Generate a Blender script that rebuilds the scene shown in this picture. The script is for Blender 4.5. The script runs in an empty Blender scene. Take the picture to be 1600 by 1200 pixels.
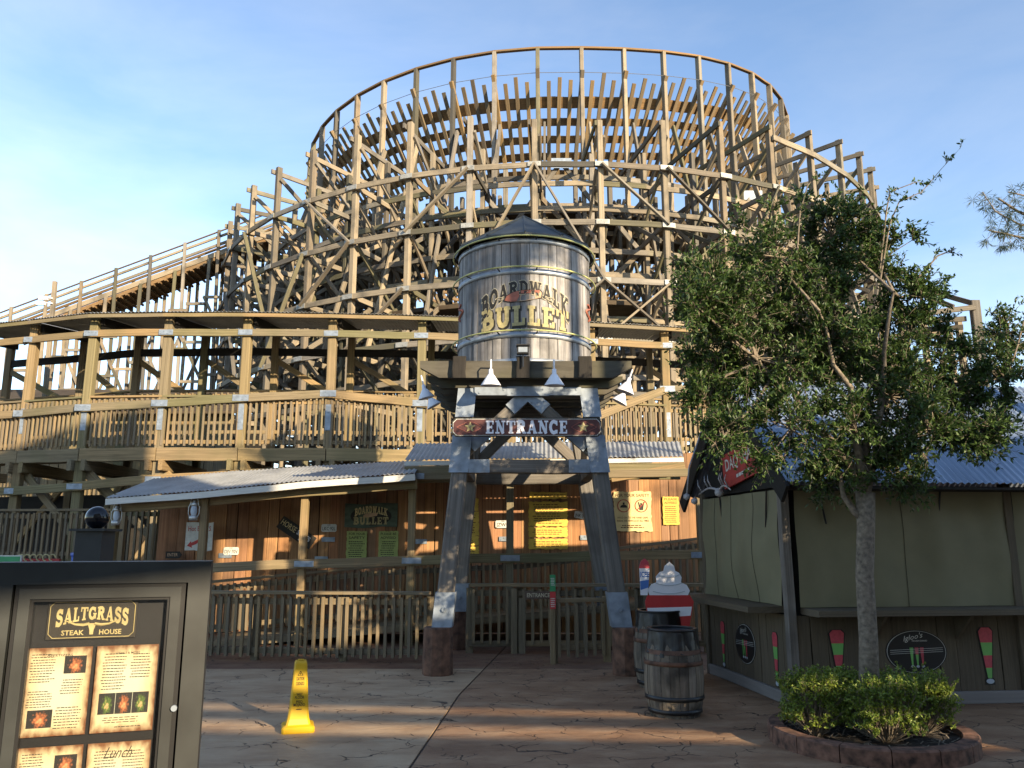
import bpy, bmesh, math, random
from mathutils import Vector, Matrix
random.seed(7)
R = math.radians
scene = bpy.context.scene
col = scene.collection

# ------------------------------------------------------------------ camera
F = 1250.0
CAMZ = 1.75
PITCH = math.atan(248.0 / F)
cam_d = bpy.data.cameras.new('camera')
cam_d.sensor_fit = 'HORIZONTAL'; cam_d.sensor_width = 36.0
cam_d.lens = 36.0 * F / 1600.0
cam_d.clip_start = 0.05; cam_d.clip_end = 3000
cam = bpy.data.objects.new('camera', cam_d); col.objects.link(cam)
cam.location = (0, 0, CAMZ); cam.rotation_euler = (R(90) + PITCH, 0, 0)
scene.camera = cam

# ------------------------------------------------------------------ sky and sun
SUN_AZ = 38.0      # degrees to the right of straight behind the camera
SUN_EL = 17.0
sun_vec = Vector((math.sin(R(SUN_AZ)) * math.cos(R(SUN_EL)), -math.cos(R(SUN_AZ)) * math.cos(R(SUN_EL)), math.sin(R(SUN_EL))))
w = bpy.data.worlds.new('World'); scene.world = w; w.use_nodes = True
nt = w.node_tree; nt.nodes.clear()
out = nt.nodes.new('ShaderNodeOutputWorld'); bg = nt.nodes.new('ShaderNodeBackground')
sky = nt.nodes.new('ShaderNodeTexSky'); sky.sky_type = 'NISHITA'; sky.sun_disc = False
sky.sun_elevation = R(SUN_EL)
sky.sun_rotation = math.atan2(sun_vec.x, sun_vec.y)
sky.air_density = 1.0; sky.dust_density = 0.15; sky.ozone_density = 3.0
tc = nt.nodes.new('ShaderNodeTexCoord')
mp = nt.nodes.new('ShaderNodeMapping'); mp.inputs['Scale'].default_value = (1.1, 1.1, 3.2); mp.inputs['Rotation'].default_value = (0.2, 0.35, 0.5)
nz = nt.nodes.new('ShaderNodeTexNoise'); nz.inputs['Scale'].default_value = 1.6; nz.inputs['Detail'].default_value = 7; nz.inputs['Roughness'].default_value = .55; nz.inputs['Distortion'].default_value = .5
rp = nt.nodes.new('ShaderNodeValToRGB'); rp.color_ramp.elements[0].position = .42; rp.color_ramp.elements[1].position = .8
rp.color_ramp.elements[0].color = (0, 0, 0, 1); rp.color_ramp.elements[1].color = (.75, .75, .75, 1)
mx = nt.nodes.new('ShaderNodeMix'); mx.data_type = 'RGBA'
hsv = nt.nodes.new('ShaderNodeHueSaturation'); hsv.inputs['Saturation'].default_value = .55; hsv.inputs['Value'].default_value = 1.12
L = nt.links.new
L(tc.outputs['Generated'], mp.inputs['Vector']); L(mp.outputs[0], nz.inputs['Vector']); L(nz.outputs['Fac'], rp.inputs['Fac'])
h0 = nt.nodes.new('ShaderNodeHueSaturation'); h0.inputs['Saturation'].default_value = .92; h0.inputs['Value'].default_value = 1.04
L(sky.outputs[0], h0.inputs['Color']); L(h0.outputs[0], hsv.inputs['Color']); L(rp.outputs['Color'], mx.inputs['Factor']); L(h0.outputs[0], mx.inputs['A']); L(hsv.outputs[0], mx.inputs['B'])
L(mx.outputs['Result'], bg.inputs['Color']); bg.inputs['Strength'].default_value = 0.13
L(bg.outputs[0], out.inputs['Surface'])
sd = bpy.data.lights.new('sun', 'SUN'); sd.energy = 4.7; sd.angle = R(.5); sd.color = (1.0, .81, .55)
so = bpy.data.objects.new('sun', sd); col.objects.link(so); so.rotation_euler = (-sun_vec).to_track_quat('-Z', 'Y').to_euler()
so.location = (20, -30, 30)
vs = scene.view_settings
vs.view_transform = 'Standard'; vs.look = 'None'; vs.gamma = 1; vs.exposure = 1.28; vs.use_curve_mapping = False
scene.cycles.max_bounces = 6

# ------------------------------------------------------------------ pixel -> place
cp, sp = math.cos(PITCH), math.sin(PITCH)
def ray(px, py):
    a, b = (px - 800) / F, (600 - py) / F
    return Vector((a, cp - sp * b, sp + cp * b))
def P(px, py, Y):                      # the point seen at that pixel at distance Y
    r = ray(px, py); return Vector((0, 0, CAMZ)) + r * (Y / r.y)
def G(px, py, z=0.0):                  # the point seen at that pixel on the ground
    r = ray(px, py); return Vector((0, 0, CAMZ)) + r * ((z - CAMZ) / r.z)
def ZY(py, Y, px=800): return P(px, py, Y).z
def XY(px, Y, z):                      # x of the point at pixel column px at distance Y and height z
    depth = Y * cp + (z - CAMZ) * sp
    return (px - 800) / F * depth

# ------------------------------------------------------------------ materials
def newmat(name):
    m = bpy.data.materials.new(name); m.use_nodes = True
    n = m.node_tree; b = n.nodes['Principled BSDF']
    return m, n, b
def plain(name, c, rough=.6, metal=0.0, var=.12, scale=6.0, bump=0.0):
    m, n, b = newmat(name)
    tcn = n.nodes.new('ShaderNodeTexCoord'); nn = n.nodes.new('ShaderNodeTexNoise'); nn.inputs['Scale'].default_value = scale; nn.inputs['Detail'].default_value = 6
    r = n.nodes.new('ShaderNodeValToRGB')
    r.color_ramp.elements[0].position = .3; r.color_ramp.elements[1].position = .7
    r.color_ramp.elements[0].color = (*[x * (1 - var) for x in c], 1); r.color_ramp.elements[1].color = (*[min(1, x * (1 + var)) for x in c], 1)
    n.links.new(tcn.outputs['Object'], nn.inputs['Vector']); n.links.new(nn.outputs['Fac'], r.inputs['Fac']); n.links.new(r.outputs['Color'], b.inputs['Base Color'])
    b.inputs['Roughness'].default_value = rough; b.inputs['Metallic'].default_value = metal
    if bump:
        bp = n.nodes.new('ShaderNodeBump'); bp.inputs['Strength'].default_value = bump; bp.inputs['Distance'].default_value = .01
        n.links.new(nn.outputs['Fac'], bp.inputs['Height']); n.links.new(bp.outputs[0], b.inputs['Normal'])
    return m
def wood(name, tones, scale=(1.3, 7, 7), stain=(.10, .085, .06), stain_amt=.55, rough=.85, contrast=.5, stainscale=.9):
    m, n, b = newmat(name)
    N = n.nodes.new; K = n.links.new
    tcn = N('ShaderNodeTexCoord'); oi = N('ShaderNodeObjectInfo')
    ad = N('ShaderNodeVectorMath'); ad.operation = 'MULTIPLY_ADD'
    cx = N('ShaderNodeCombineXYZ'); ml = N('ShaderNodeMath'); ml.operation = 'MULTIPLY'; ml.inputs[1].default_value = 61
    K(oi.outputs['Random'], ml.inputs[0])
    for i in range(3): K(ml.outputs[0], cx.inputs[i])
    ad.inputs[1].default_value = scale; K(tcn.outputs['Object'], ad.inputs[0]); K(cx.outputs[0], ad.inputs[2])
    nn = N('ShaderNodeTexNoise'); nn.inputs['Scale'].default_value = 1.0; nn.inputs['Detail'].default_value = 7; nn.inputs['Roughness'].default_value = .65
    K(ad.outputs[0], nn.inputs['Vector'])
    tr = N('ShaderNodeValToRGB'); els = tr.color_ramp.elements
    while len(els) < len(tones): els.new(.5)
    for i, t in enumerate(tones): els[i].position = i / (len(tones) - 1); els[i].color = (*t, 1)
    K(oi.outputs['Random'], tr.inputs['Fac'])
    g = N('ShaderNodeValToRGB'); g.color_ramp.elements[0].position = .28; g.color_ramp.elements[1].position = .68
    lo = 1 - contrast; g.color_ramp.elements[0].color = (lo, lo, lo, 1); g.color_ramp.elements[1].color = (1.15, 1.15, 1.15, 1)
    K(nn.outputs['Fac'], g.inputs['Fac'])
    mu = N('ShaderNodeMix'); mu.data_type = 'RGBA'; mu.blend_type = 'MULTIPLY'; mu.inputs['Factor'].default_value = 1
    K(tr.outputs['Color'], mu.inputs['A']); K(g.outputs['Color'], mu.inputs['B'])
    ge = N('ShaderNodeNewGeometry'); n2 = N('ShaderNodeTexNoise'); n2.inputs['Scale'].default_value = stainscale; n2.inputs['Detail'].default_value = 5
    K(ge.outputs['Position'], n2.inputs['Vector'])
    g2 = N('ShaderNodeValToRGB'); g2.color_ramp.elements[0].position = .48; g2.color_ramp.elements[1].position = .72
    g2.color_ramp.elements[0].color = (0, 0, 0, 1); g2.color_ramp.elements[1].color = (stain_amt,) * 3 + (1,)
    K(n2.outputs['Fac'], g2.inputs['Fac'])
    m2 = N('ShaderNodeMix'); m2.data_type = 'RGBA'; K(g2.outputs['Color'], m2.inputs['Factor']); K(mu.outputs['Result'], m2.inputs['A']); m2.inputs['B'].default_value = (*stain, 1)
    K(m2.outputs['Result'], b.inputs['Base Color']); b.inputs['Roughness'].default_value = rough
    b.inputs['Specular IOR Level'].default_value = .25
    bp = N('ShaderNodeBump'); bp.inputs['Strength'].default_value = .45; bp.inputs['Distance'].default_value = .012
    K(nn.outputs['Fac'], bp.inputs['Height']); K(bp.outputs[0], b.inputs['Normal'])
    return m
M = {}
M['coaster'] = wood('coaster_timber', [(.27, .205, .13), (.12, .112, .10), (.37, .30, .205), (.15, .13, .10), (.28, .25, .21), (.16, .145, .08), (.075, .07, .06), (.33, .27, .19), (.13, .118, .098)], stain=(.085, .078, .066), stain_amt=.75, stainscale=1.5)
M['track'] = wood('track_timber', [(.20, .125, .06), (.28, .17, .075), (.16, .105, .06)])
M['bed'] = wood('shade_toned_bed_timber', [(.06, .045, .03), (.08, .06, .04)], contrast=.4)  # bed tone darkened to give shade inside the trestle; shed roof shares it
M['tie'] = wood('tie_timber', [(.27, .17, .07), (.15, .13, .10), (.30, .20, .09), (.13, .105, .08)])
M['walk'] = wood('walkway_timber', [(.28, .19, .095), (.20, .168, .11), (.32, .22, .11), (.18, .165, .09)], stain=(.11, .105, .05))
M['balus'] = wood('baluster_timber', [(.27, .20, .12), (.20, .165, .12), (.32, .23, .13), (.22, .19, .12)], stain=(.09, .085, .045))
M['fence'] = wood('fence_timber', [(.25, .185, .105), (.18, .15, .105), (.29, .21, .115)], stain=(.08, .075, .045))
M['tower'] = wood('tower_timber', [(.20, .185, .165), (.17, .155, .135), (.24, .21, .18)], stain=(.07, .06, .05), stainscale=2.2)
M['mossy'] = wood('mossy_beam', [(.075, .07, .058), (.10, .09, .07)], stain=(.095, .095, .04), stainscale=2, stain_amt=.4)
M['stave'] = wood('tank_stave', [(.34, .335, .335), (.26, .25, .25), (.41, .395, .38), (.30, .28, .265), (.37, .36, .355)], scale=(11, 11, .8), stain=(.06, .055, .05), stainscale=3.2, contrast=.8)
M['wall'] = wood('wall_plank_wood', [(.38, .19, .085), (.46, .25, .115), (.27, .15, .08), (.42, .20, .10), (.32, .20, .12)], stain=(.05, .03, .02), stainscale=1.3, stain_amt=.7)
M['kiosk'] = wood('kiosk_plank_wood', [(.11, .088, .058), (.125, .10, .068), (.10, .08, .055)], stain=(.06, .05, .035), contrast=.25)
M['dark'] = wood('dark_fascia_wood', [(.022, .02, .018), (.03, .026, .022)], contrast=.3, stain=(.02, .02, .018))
M['brownsign'] = plain('brown_sign_board', (.075, .045, .03), .6)
M['barrel'] = wood('barrel_oak', [(.23, .19, .14), (.17, .14, .11), (.28, .24, .19)], scale=(16, 16, 1.2), stain=(.02, .018, .015), stain_amt=.95, stainscale=3.2, contrast=.65)
M['steel'] = plain('galvanised_steel', (.24, .28, .33), .5, .4, .25, 9, .05)
M['plategrey'] = plain('dull_zinc_plate', (.30, .30, .28), .6, .3, .3, 5)
M['hoop'] = plain('tank_hoop_steel', (.34, .37, .40), .5, .6, .3, 7)
M['pipe'] = plain('yellow_green_ring_pipe', (.42, .42, .16), .5, 0, .3, 5)
M['rust'] = plain('rusty_pier_paint', (.12, .06, .036), .85, 0, .6, 9, .4)
M['tin'] = plain('corrugated_tin', (.36, .37, .37), .5, .35, .2, 2.5)
M['bluetin'] = plain('sky_tinted_corrugated_tin', (.30, .37, .47), .38, .45, .15, 1.5)  # blue of the reflected sky is mixed into the base colour
M['tinedge'] = plain('pale_eave_trim', (.55, .54, .50), .6, 0, .12, 4)
M['roofdark'] = plain('tank_roof_dark_metal', (.035, .042, .045), .5, .3, .3, 5)
M['black'] = plain('black_paint', (.012, .012, .013), .4, 0, .2, 5)
M['bagblack'] = plain('black_bin_bag', (.006, .006, .007), .42, 0, .2, 9, .6)
M['white'] = plain('white_enamel', (.74, .75, .80), .35, 0, .05, 4)
M['cream'] = plain('cream_paint', (.45, .40, .28), .7, 0, .2, 20)
M['gold'] = plain('weathered_gold_paint', (.38, .32, .15), .7, 0, .25, 20)
M['redpaint'] = plain('faded_red_paint', (.33, .11, .07), .7, 0, .25, 14)
M['peach'] = plain('faded_peach_paint', (.50, .33, .20), .7, 0, .2, 14)
M['maroon'] = plain('maroon_sign_face', (.075, .022, .02), .5, 0, .15, 6)
M['pink'] = plain('dull_red_line_paint', (.30, .09, .07), .6)
M['yellow'] = plain('yellow_plastic', (.60, .36, .008), .4, 0, .06, 6)
M['parch'] = plain('yellow_parchment_board', (.62, .43, .07), .7, 0, .15, 8)
M['parch2'] = plain('pale_parchment_board', (.62, .50, .24), .7, 0, .12, 8)
M['greenp'] = plain('green_notice_board', (.36, .42, .13), .7, 0, .12, 8)
M['greenboard'] = plain('dull_green_sign_board', (.075, .105, .07), .7, 0, .3, 7)
M['ink'] = plain('dark_print', (.02, .017, .013), .7)
M['brownink'] = plain('brown_print', (.12, .055, .015), .7)
M['redink'] = plain('red_print', (.42, .035, .03), .6)
M['redsign'] = plain('red_sign_board', (.36, .03, .025), .6, 0, .3, 9)
M['plate'] = plain('licence_plate_white', (.55, .55, .50), .45, 0, .12, 9)
M['canvas'] = plain('olive_canvas', (.18, .163, .092), .8, 0, .1, 3, .05)
M['kbase'] = plain('grey_kerb_board', (.19, .175, .165), .7, 0, .12, 4)
M['green'] = plain('green_sign', (.03, .25, .09), .5)
M['red'] = plain('red_sign', (.45, .03, .03), .5)
M['lime'] = plain('lime_drink_print', (.16, .42, .10), .5)
M['pinkred'] = plain('pink_red_drink_print', (.48, .06, .08), .5, 0, .2, 20)
M['paleblue'] = plain('pale_blue_print', (.40, .45, .50), .4)
M['iceblue'] = plain('blue_cup_print', (.06, .16, .45), .4)
M['bluebin'] = plain('blue_plastic', (.02, .09, .42), .45)
M['glass'] = None
M['curb'] = plain('maroon_stained_concrete', (.13, .065, .042), .85, 0, .75, 13, .5)
M['mulch'] = plain('mulch', (.025, .018, .012), .95, 0, .6, 40, 1.0)
M['bark'] = plain('oak_bark', (.17, .14, .105), .9, 0, .45, 26, 1.0)
M['cable'] = plain('grey_cable', (.12, .12, .12), .5)
M['bone'] = plain('bone_antler', (.38, .36, .36), .6, 0, .15, 9)
M['lantern'] = plain('lantern_tin', (.42, .42, .40), .35, .6)
M['poly'] = plain('pillar_grey_metal', (.022, .024, .023), .5, 0, .5, 5)
M['pillar'] = plain('dark_pillar_paint', (.022, .024, .025), .6, 0, .3, 6)
M['ball'] = plain('gloss_black_ball', (.006, .006, .009), .12)
M['building'] = plain('stucco', (.36, .30, .22), .85, 0, .12, 3)
M['darkroof'] = plain('slate_roof', (.07, .07, .075), .8, 0, .2, 3)

def leafmat(name, dark, lite, rough=.5):
    m, n, b = newmat(name); N = n.nodes.new; K = n.links.new
    ge = N('ShaderNodeNewGeometry'); r = N('ShaderNodeValToRGB')
    r.color_ramp.elements[0].color = (*dark, 1); r.color_ramp.elements[1].color = (*lite, 1)
    K(ge.outputs['Random Per Island'], r.inputs['Fac']); K(r.outputs['Color'], b.inputs['Base Color']); b.inputs['Roughness'].default_value = rough
    tl = N('ShaderNodeBsdfTranslucent'); K(r.outputs['Color'], tl.inputs['Color'])
    ms = N('ShaderNodeMixShader'); ms.inputs[0].default_value = .28
    K(b.outputs[0], ms.inputs[1]); K(tl.outputs[0], ms.inputs[2]); K(ms.outputs[0], n.nodes['Material Output'].inputs['Surface'])
    return m
M['oakleaf'] = leafmat('oak_leaves', (.02, .048, .013), (.095, .16, .035))
M['shrubleaf'] = leafmat('shrub_leaves', (.08, .14, .018), (.26, .32, .045))
M['needle'] = leafmat('pine_needles', (.03, .05, .02), (.08, .11, .05))
M['palmleaf'] = leafmat('palm_leaves', (.03, .05, .02), (.08, .11, .04))
def glassmat():
    m, n, b = newmat('case_glass'); N = n.nodes.new; K = n.links.new
    t = N('ShaderNodeBsdfTransparent'); g = N('ShaderNodeBsdfGlossy'); g.inputs['Roughness'].default_value = .02
    f = N('ShaderNodeFresnel'); f.inputs['IOR'].default_value = 1.6
    ms = N('ShaderNodeMixShader'); K(f.outputs[0], ms.inputs[0]); K(t.outputs[0], ms.inputs[1]); K(g.outputs[0], ms.inputs[2])
    K(ms.outputs[0], n.nodes['Material Output'].inputs['Surface']); return m
M['glass'] = glassmat()
def menumat(name, c=(.48, .41, .25), c2=(.44, .46, .37)):
    m, n, b = newmat(name); N = n.nodes.new; K = n.links.new
    tcn = N('ShaderNodeTexCoord'); sx = N('ShaderNodeSeparateXYZ'); K(tcn.outputs['Generated'], sx.inputs[0])
    def math2(op, a, bb):
        q = N('ShaderNodeMath'); q.operation = op
        for i, v in enumerate((a, bb)):
            if isinstance(v, (int, float)): q.inputs[i].default_value = v
            else: K(v, q.inputs[i])
        return q.outputs[0]
    ex = math2('ABSOLUTE', math2('SUBTRACT', sx.outputs[0], .5), 0); ez = math2('ABSOLUTE', math2('SUBTRACT', sx.outputs[2], .5), 0)
    e = math2('MAXIMUM', ex, ez)
    nn = N('ShaderNodeTexNoise'); nn.inputs['Scale'].default_value = 7; nn.inputs['Detail'].default_value = 5; K(tcn.outputs['Generated'], nn.inputs['Vector'])
    e2 = math2('ADD', e, math2('MULTIPLY', math2('SUBTRACT', nn.outputs['Fac'], .5), .16))
    r = N('ShaderNodeValToRGB'); el = r.color_ramp.elements
    el[0].position = .2; el[0].color = (*c2, 1); el[1].position = .5; el[1].color = (.13, .05, .015, 1)
    q = el.new(.40); q.color = (*c, 1)
    K(e2, r.inputs['Fac']); K(r.outputs['Color'], b.inputs['Base Color']); b.inputs['Roughness'].default_value = .5
    return m
M['menu'] = menumat('menu_sheet_paper')
def foodmat(name, a, bcol):
    m, n, b = newmat(name); N = n.nodes.new; K = n.links.new
    tcn = N('ShaderNodeTexCoord'); sp_ = N('ShaderNodeVectorMath'); sp_.operation = 'DISTANCE'; sp_.inputs[1].default_value = (.5, .5, .45)
    K(tcn.outputs['Generated'], sp_.inputs[0])
    nn = N('ShaderNodeTexVoronoi'); nn.inputs['Scale'].default_value = 7; K(tcn.outputs['Generated'], nn.inputs['Vector'])
    ad = N('ShaderNodeMath'); ad.operation = 'MULTIPLY_ADD'; ad.inputs[1].default_value = .35; K(nn.outputs['Distance'], ad.inputs[0]); K(sp_.outputs['Value'], ad.inputs[2])
    r = N('ShaderNodeValToRGB'); el = r.color_ramp.elements; el[0].position = .22; el[0].color = (*a, 1); el[1].position = .62; el[1].color = (.02, .02, .02, 1)
    q = el.new(.42); q.color = (*bcol, 1)
    K(ad.outputs[0], r.inputs['Fac']); K(r.outputs['Color'], b.inputs['Base Color']); b.inputs['Roughness'].default_value = .4
    return m
M['food1'] = foodmat('food_photo_print', (.5, .25, .12), (.30, .10, .04)); M['food2'] = foodmat('food_photo_print_green', (.45, .30, .15), (.08, .14, .03))

def pavemat(name, c1, c2, c3):
    m, n, b = newmat(name); N = n.nodes.new; K = n.links.new
    ge = N('ShaderNodeNewGeometry'); mp_ = N('ShaderNodeMapping'); mp_.inputs['Scale'].default_value = (.55, 1.1, 1); K(ge.outputs['Position'], mp_.inputs['Vector'])
    n1 = N('ShaderNodeTexNoise'); n1.inputs['Scale'].default_value = 2.4; n1.inputs['Detail'].default_value = 9; n1.inputs['Roughness'].default_value = .68; K(mp_.outputs[0], n1.inputs['Vector'])
    r = N('ShaderNodeValToRGB'); el = r.color_ramp.elements; el[0].position = .3; el[0].color = (*c1, 1); el[1].position = .72; el[1].color = (*c3, 1); q = el.new(.5); q.color = (*c2, 1)
    K(n1.outputs['Fac'], r.inputs['Fac'])
    # stamped stone seams, broken up by noise
    nd = N('ShaderNodeTexNoise'); nd.inputs['Scale'].default_value = 3; nd.inputs['Detail'].default_value = 4; K(ge.outputs['Position'], nd.inputs['Vector'])
    av = N('ShaderNodeVectorMath'); av.operation = 'MULTIPLY_ADD'; av.inputs[1].default_value = (.5, .5, 0); K(nd.outputs['Color'], av.inputs[0]); K(ge.outputs['Position'], av.inputs[2])
    vo = N('ShaderNodeTexVoronoi'); vo.feature = 'DISTANCE_TO_EDGE'; vo.inputs['Scale'].default_value = 2.3; K(av.outputs[0], vo.inputs['Vector'])
    ln = N('ShaderNodeValToRGB'); ln.color_ramp.elements[0].position = 0.004; ln.color_ramp.elements[0].color = (1, 1, 1, 1); ln.color_ramp.elements[1].position = .013; ln.color_ramp.elements[1].color = (0, 0, 0, 1)
    K(vo.outputs['Distance'], ln.inputs['Fac'])
    nb = N('ShaderNodeTexNoise'); nb.inputs['Scale'].default_value = 2.3; nb.inputs['Detail'].default_value = 3; K(ge.outputs['Position'], nb.inputs['Vector'])
    rb = N('ShaderNodeValToRGB'); rb.color_ramp.elements[0].position = .47; rb.color_ramp.elements[1].position = .55; K(nb.outputs['Fac'], rb.inputs['Fac'])
    mm = N('ShaderNodeMath'); mm.operation = 'MULTIPLY'; K(ln.outputs['Color'], mm.inputs[0]); K(rb.outputs['Color'], mm.inputs[1])
    mxx = N('ShaderNodeMix'); mxx.data_type = 'RGBA'; K(mm.outputs[0], mxx.inputs['Factor']); K(r.outputs['Color'], mxx.inputs['A']); mxx.inputs['B'].default_value = (.02, .015, .012, 1)
    K(mxx.outputs['Result'], b.inputs['Base Color']); b.inputs['Roughness'].default_value = .62
    sb = N('ShaderNodeMath'); sb.operation = 'MULTIPLY_ADD'; sb.inputs[1].default_value = -.8; K(mm.outputs[0], sb.inputs[0]); K(n1.outputs['Fac'], sb.inputs[2])
    bp = N('ShaderNodeBump'); bp.inputs['Strength'].default_value = 1.0; bp.inputs['Distance'].default_value = .035; K(sb.outputs[0], bp.inputs['Height']); K(bp.outputs[0], b.inputs['Normal'])
    return m
M['pave_grey'] = pavemat('stamped_concrete_grey', (.27, .165, .09), (.39, .262, .155), (.48, .35, .22))
M['pave_red'] = pavemat('stamped_concrete_brown', (.18, .095, .05), (.275, .16, .088), (.40, .265, .16))
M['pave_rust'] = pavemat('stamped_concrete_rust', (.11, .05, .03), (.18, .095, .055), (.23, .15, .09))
M['ground'] = plain('ground_earth', (.12, .10, .08), .95, 0, .3, .5)

# ------------------------------------------------------------------ builders
def link(o, parent=None):
    col.objects.link(o)
    if parent is not None: o.parent = parent
    return o
def tag(o, label=None, cat=None, group=None, kind=None):
    if label: o['label'] = label
    if cat: o['category'] = cat
    if group: o['group'] = group
    if kind: o['kind'] = kind
    return o
def T(name, label, cat, loc=(0, 0, 0), group=None):
    o = bpy.data.objects.new(name, None); o.empty_display_size = .1; col.objects.link(o); o.location = loc
    return tag(o, label, cat, group)
def wl(parent):                         # world place of a parent chain (translations only)
    v = Vector((0, 0, 0))
    while parent is not None: v += Vector(parent.location); parent = parent.parent
    return v
UNIT = {}
def unit_mesh(matname, v):
    key = (matname, v)
    if key in UNIT: return UNIT[key]
    rnd = random.Random(v * 13 + 5); c = .07
    sec = [(-.5 + c, -.5), (.5 - c, -.5), (.5, -.5 + c), (.5, .5 - c), (.5 - c, .5), (-.5 + c, .5), (-.5, .5 - c), (-.5, -.5 + c)]
    vs_, fs = [], []
    for i, x in enumerate((-.5, -.15, .2, .5)):
        dy, dz = (0, 0) if i in (0, 3) else (rnd.uniform(-.07, .07), rnd.uniform(-.07, .07))
        for (y, z) in sec: vs_.append((x, y + dy, z + dz))
    for i in range(3):
        for j in range(8):
            a, b_ = i * 8 + j, i * 8 + (j + 1) % 8
            fs.append((a, a + 8, b_ + 8, b_))
    fs.append(tuple(range(8))); fs.append(tuple(31 - j for j in range(8)))
    me = bpy.data.meshes.new('beam_mesh'); me.from_pydata(vs_, [], fs); me.materials.append(M[matname]); UNIT[key] = me
    bm = bmesh.new(); bm.from_mesh(me); bmesh.ops.recalc_face_normals(bm, faces=bm.faces); bm.to_mesh(me); bm.free()
    return me
NB = [0]
def beam(parent, name, a, b, wy, wz, mat, up=(0, 0, 1), ext=0.0):
    a, b = Vector(a), Vector(b); d = b - a; ln = d.length; x = d / ln
    u = Vector(up)
    if abs(x.dot(u)) > .97 * u.length: u = Vector((0, 1, 0)) if abs(x.y) < .9 else Vector((1, 0, 0))
    y = u.cross(x).normalized(); z = x.cross(y)
    Mx = Matrix(((x.x * (ln + ext), y.x * wy, z.x * wz, 0), (x.y * (ln + ext), y.y * wy, z.y * wz, 0), (x.z * (ln + ext), y.z * wy, z.z * wz, 0), (0, 0, 0, 1)))
    c = (a + b) / 2 - wl(parent)
    Mx.translation = c
    NB[0] += 1
    o = bpy.data.objects.new(name, unit_mesh(mat, NB[0] % 4)); link(o, parent); o.matrix_basis = Mx
    return o
class MB:
    def __init__(s): s.v = []; s.f = []; s.mi = []; s.m = 0
    def add(s, vs_, fs):
        o = len(s.v); s.v += [Vector(q) for q in vs_]
        for f in fs: s.f.append(tuple(i + o for i in f)); s.mi.append(s.m)
        return s
    def box(s, c, size, rot=None):
        h = [q / 2 for q in size]; vs_ = []
        for x in (-1, 1):
            for y in (-1, 1):
                for z in (-1, 1):
                    q = Vector((x * h[0], y * h[1], z * h[2]))
                    if rot is not None: q = rot @ q
                    vs_.append(q + Vector(c))
        return s.add(vs_, [(0, 1, 3, 2), (4, 6, 7, 5), (0, 4, 5, 1), (2, 3, 7, 6), (0, 2, 6, 4), (1, 5, 7, 3)])
    def poly(s, pts, n, th):                # flat outline with thickness th along n
        pts = [Vector(p) for p in pts]; n = Vector(n).normalized() * th; k = len(pts)
        return s.add(pts + [p - n for p in pts], [tuple(range(k)), tuple(reversed(range(k, 2 * k)))] + [(i, i + k, (i + 1) % k + k, (i + 1) % k) for i in range(k)])
    def tube(s, pts, rad, n=8, cap=True):
        pts = [Vector(p) for p in pts]; k = len(pts)
        rad = rad if isinstance(rad, (list, tuple)) else [rad] * k
        rings = []; ref = None
        for i in range(k):
            d = (pts[min(i + 1, k - 1)] - pts[max(i - 1, 0)]).normalized()
            if ref is None: ref = d.orthogonal().normalized()
            ref = (ref - d * ref.dot(d)).normalized(); q = d.cross(ref)
            rings += [pts[i] + (ref * math.cos(2 * math.pi * j / n) + q * math.sin(2 * math.pi * j / n)) * rad[i] for j in range(n)]
        fs = [(i * n + j, i * n + (j + 1) % n, (i + 1) * n + (j + 1) % n, (i + 1) * n + j) for i in range(k - 1) for j in range(n)]
        if cap: fs += [tuple(reversed(range(n))), tuple((k - 1) * n + j for j in range(n))]
        return s.add(rings, fs)
    def lathe(s, prof, c, n=24, close=False):
        c = Vector(c); vs_ = [c + Vector((r * math.cos(2 * math.pi * j / n), r * math.sin(2 * math.pi * j / n), z)) for (r, z) in prof for j in range(n)]
        k = len(prof)
        fs = [(i * n + j, i * n + (j + 1) % n, (i + 1) * n + (j + 1) % n, (i + 1) * n + j) for i in range(k - 1) for j in range(n)]
        if close: fs += [((k - 1) * n + j, (k - 1) * n + (j + 1) % n, (j + 1) % n, j) for j in range(n)]
        return s.add(vs_, fs)
    def build(s, name, mat, parent=None, smooth=False, fix=True):
        o0 = wl(parent); me = bpy.data.meshes.new(name)
        me.from_pydata([tuple(q - o0) for q in s.v], [], s.f)
        for mm in (mat if isinstance(mat, (list, tuple)) else [mat]): me.materials.append(M[mm])
        if isinstance(mat, (list, tuple)):
            for i, p in enumerate(me.polygons): p.material_index = s.mi[i]
        if fix:
            bm = bmesh.new(); bm.from_mesh(me); bmesh.ops.recalc_face_normals(bm, faces=bm.faces); bm.to_mesh(me); bm.free()
        if smooth:
            for p in me.polygons: p.use_smooth = True
        return link(bpy.data.objects.new(name, me), parent)
def at_base(o, loc):                    # put a lone mesh's origin at its base
    loc = Vector(loc)
    for q in o.data.vertices: q.co -= loc
    o.location = loc; return o

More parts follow.
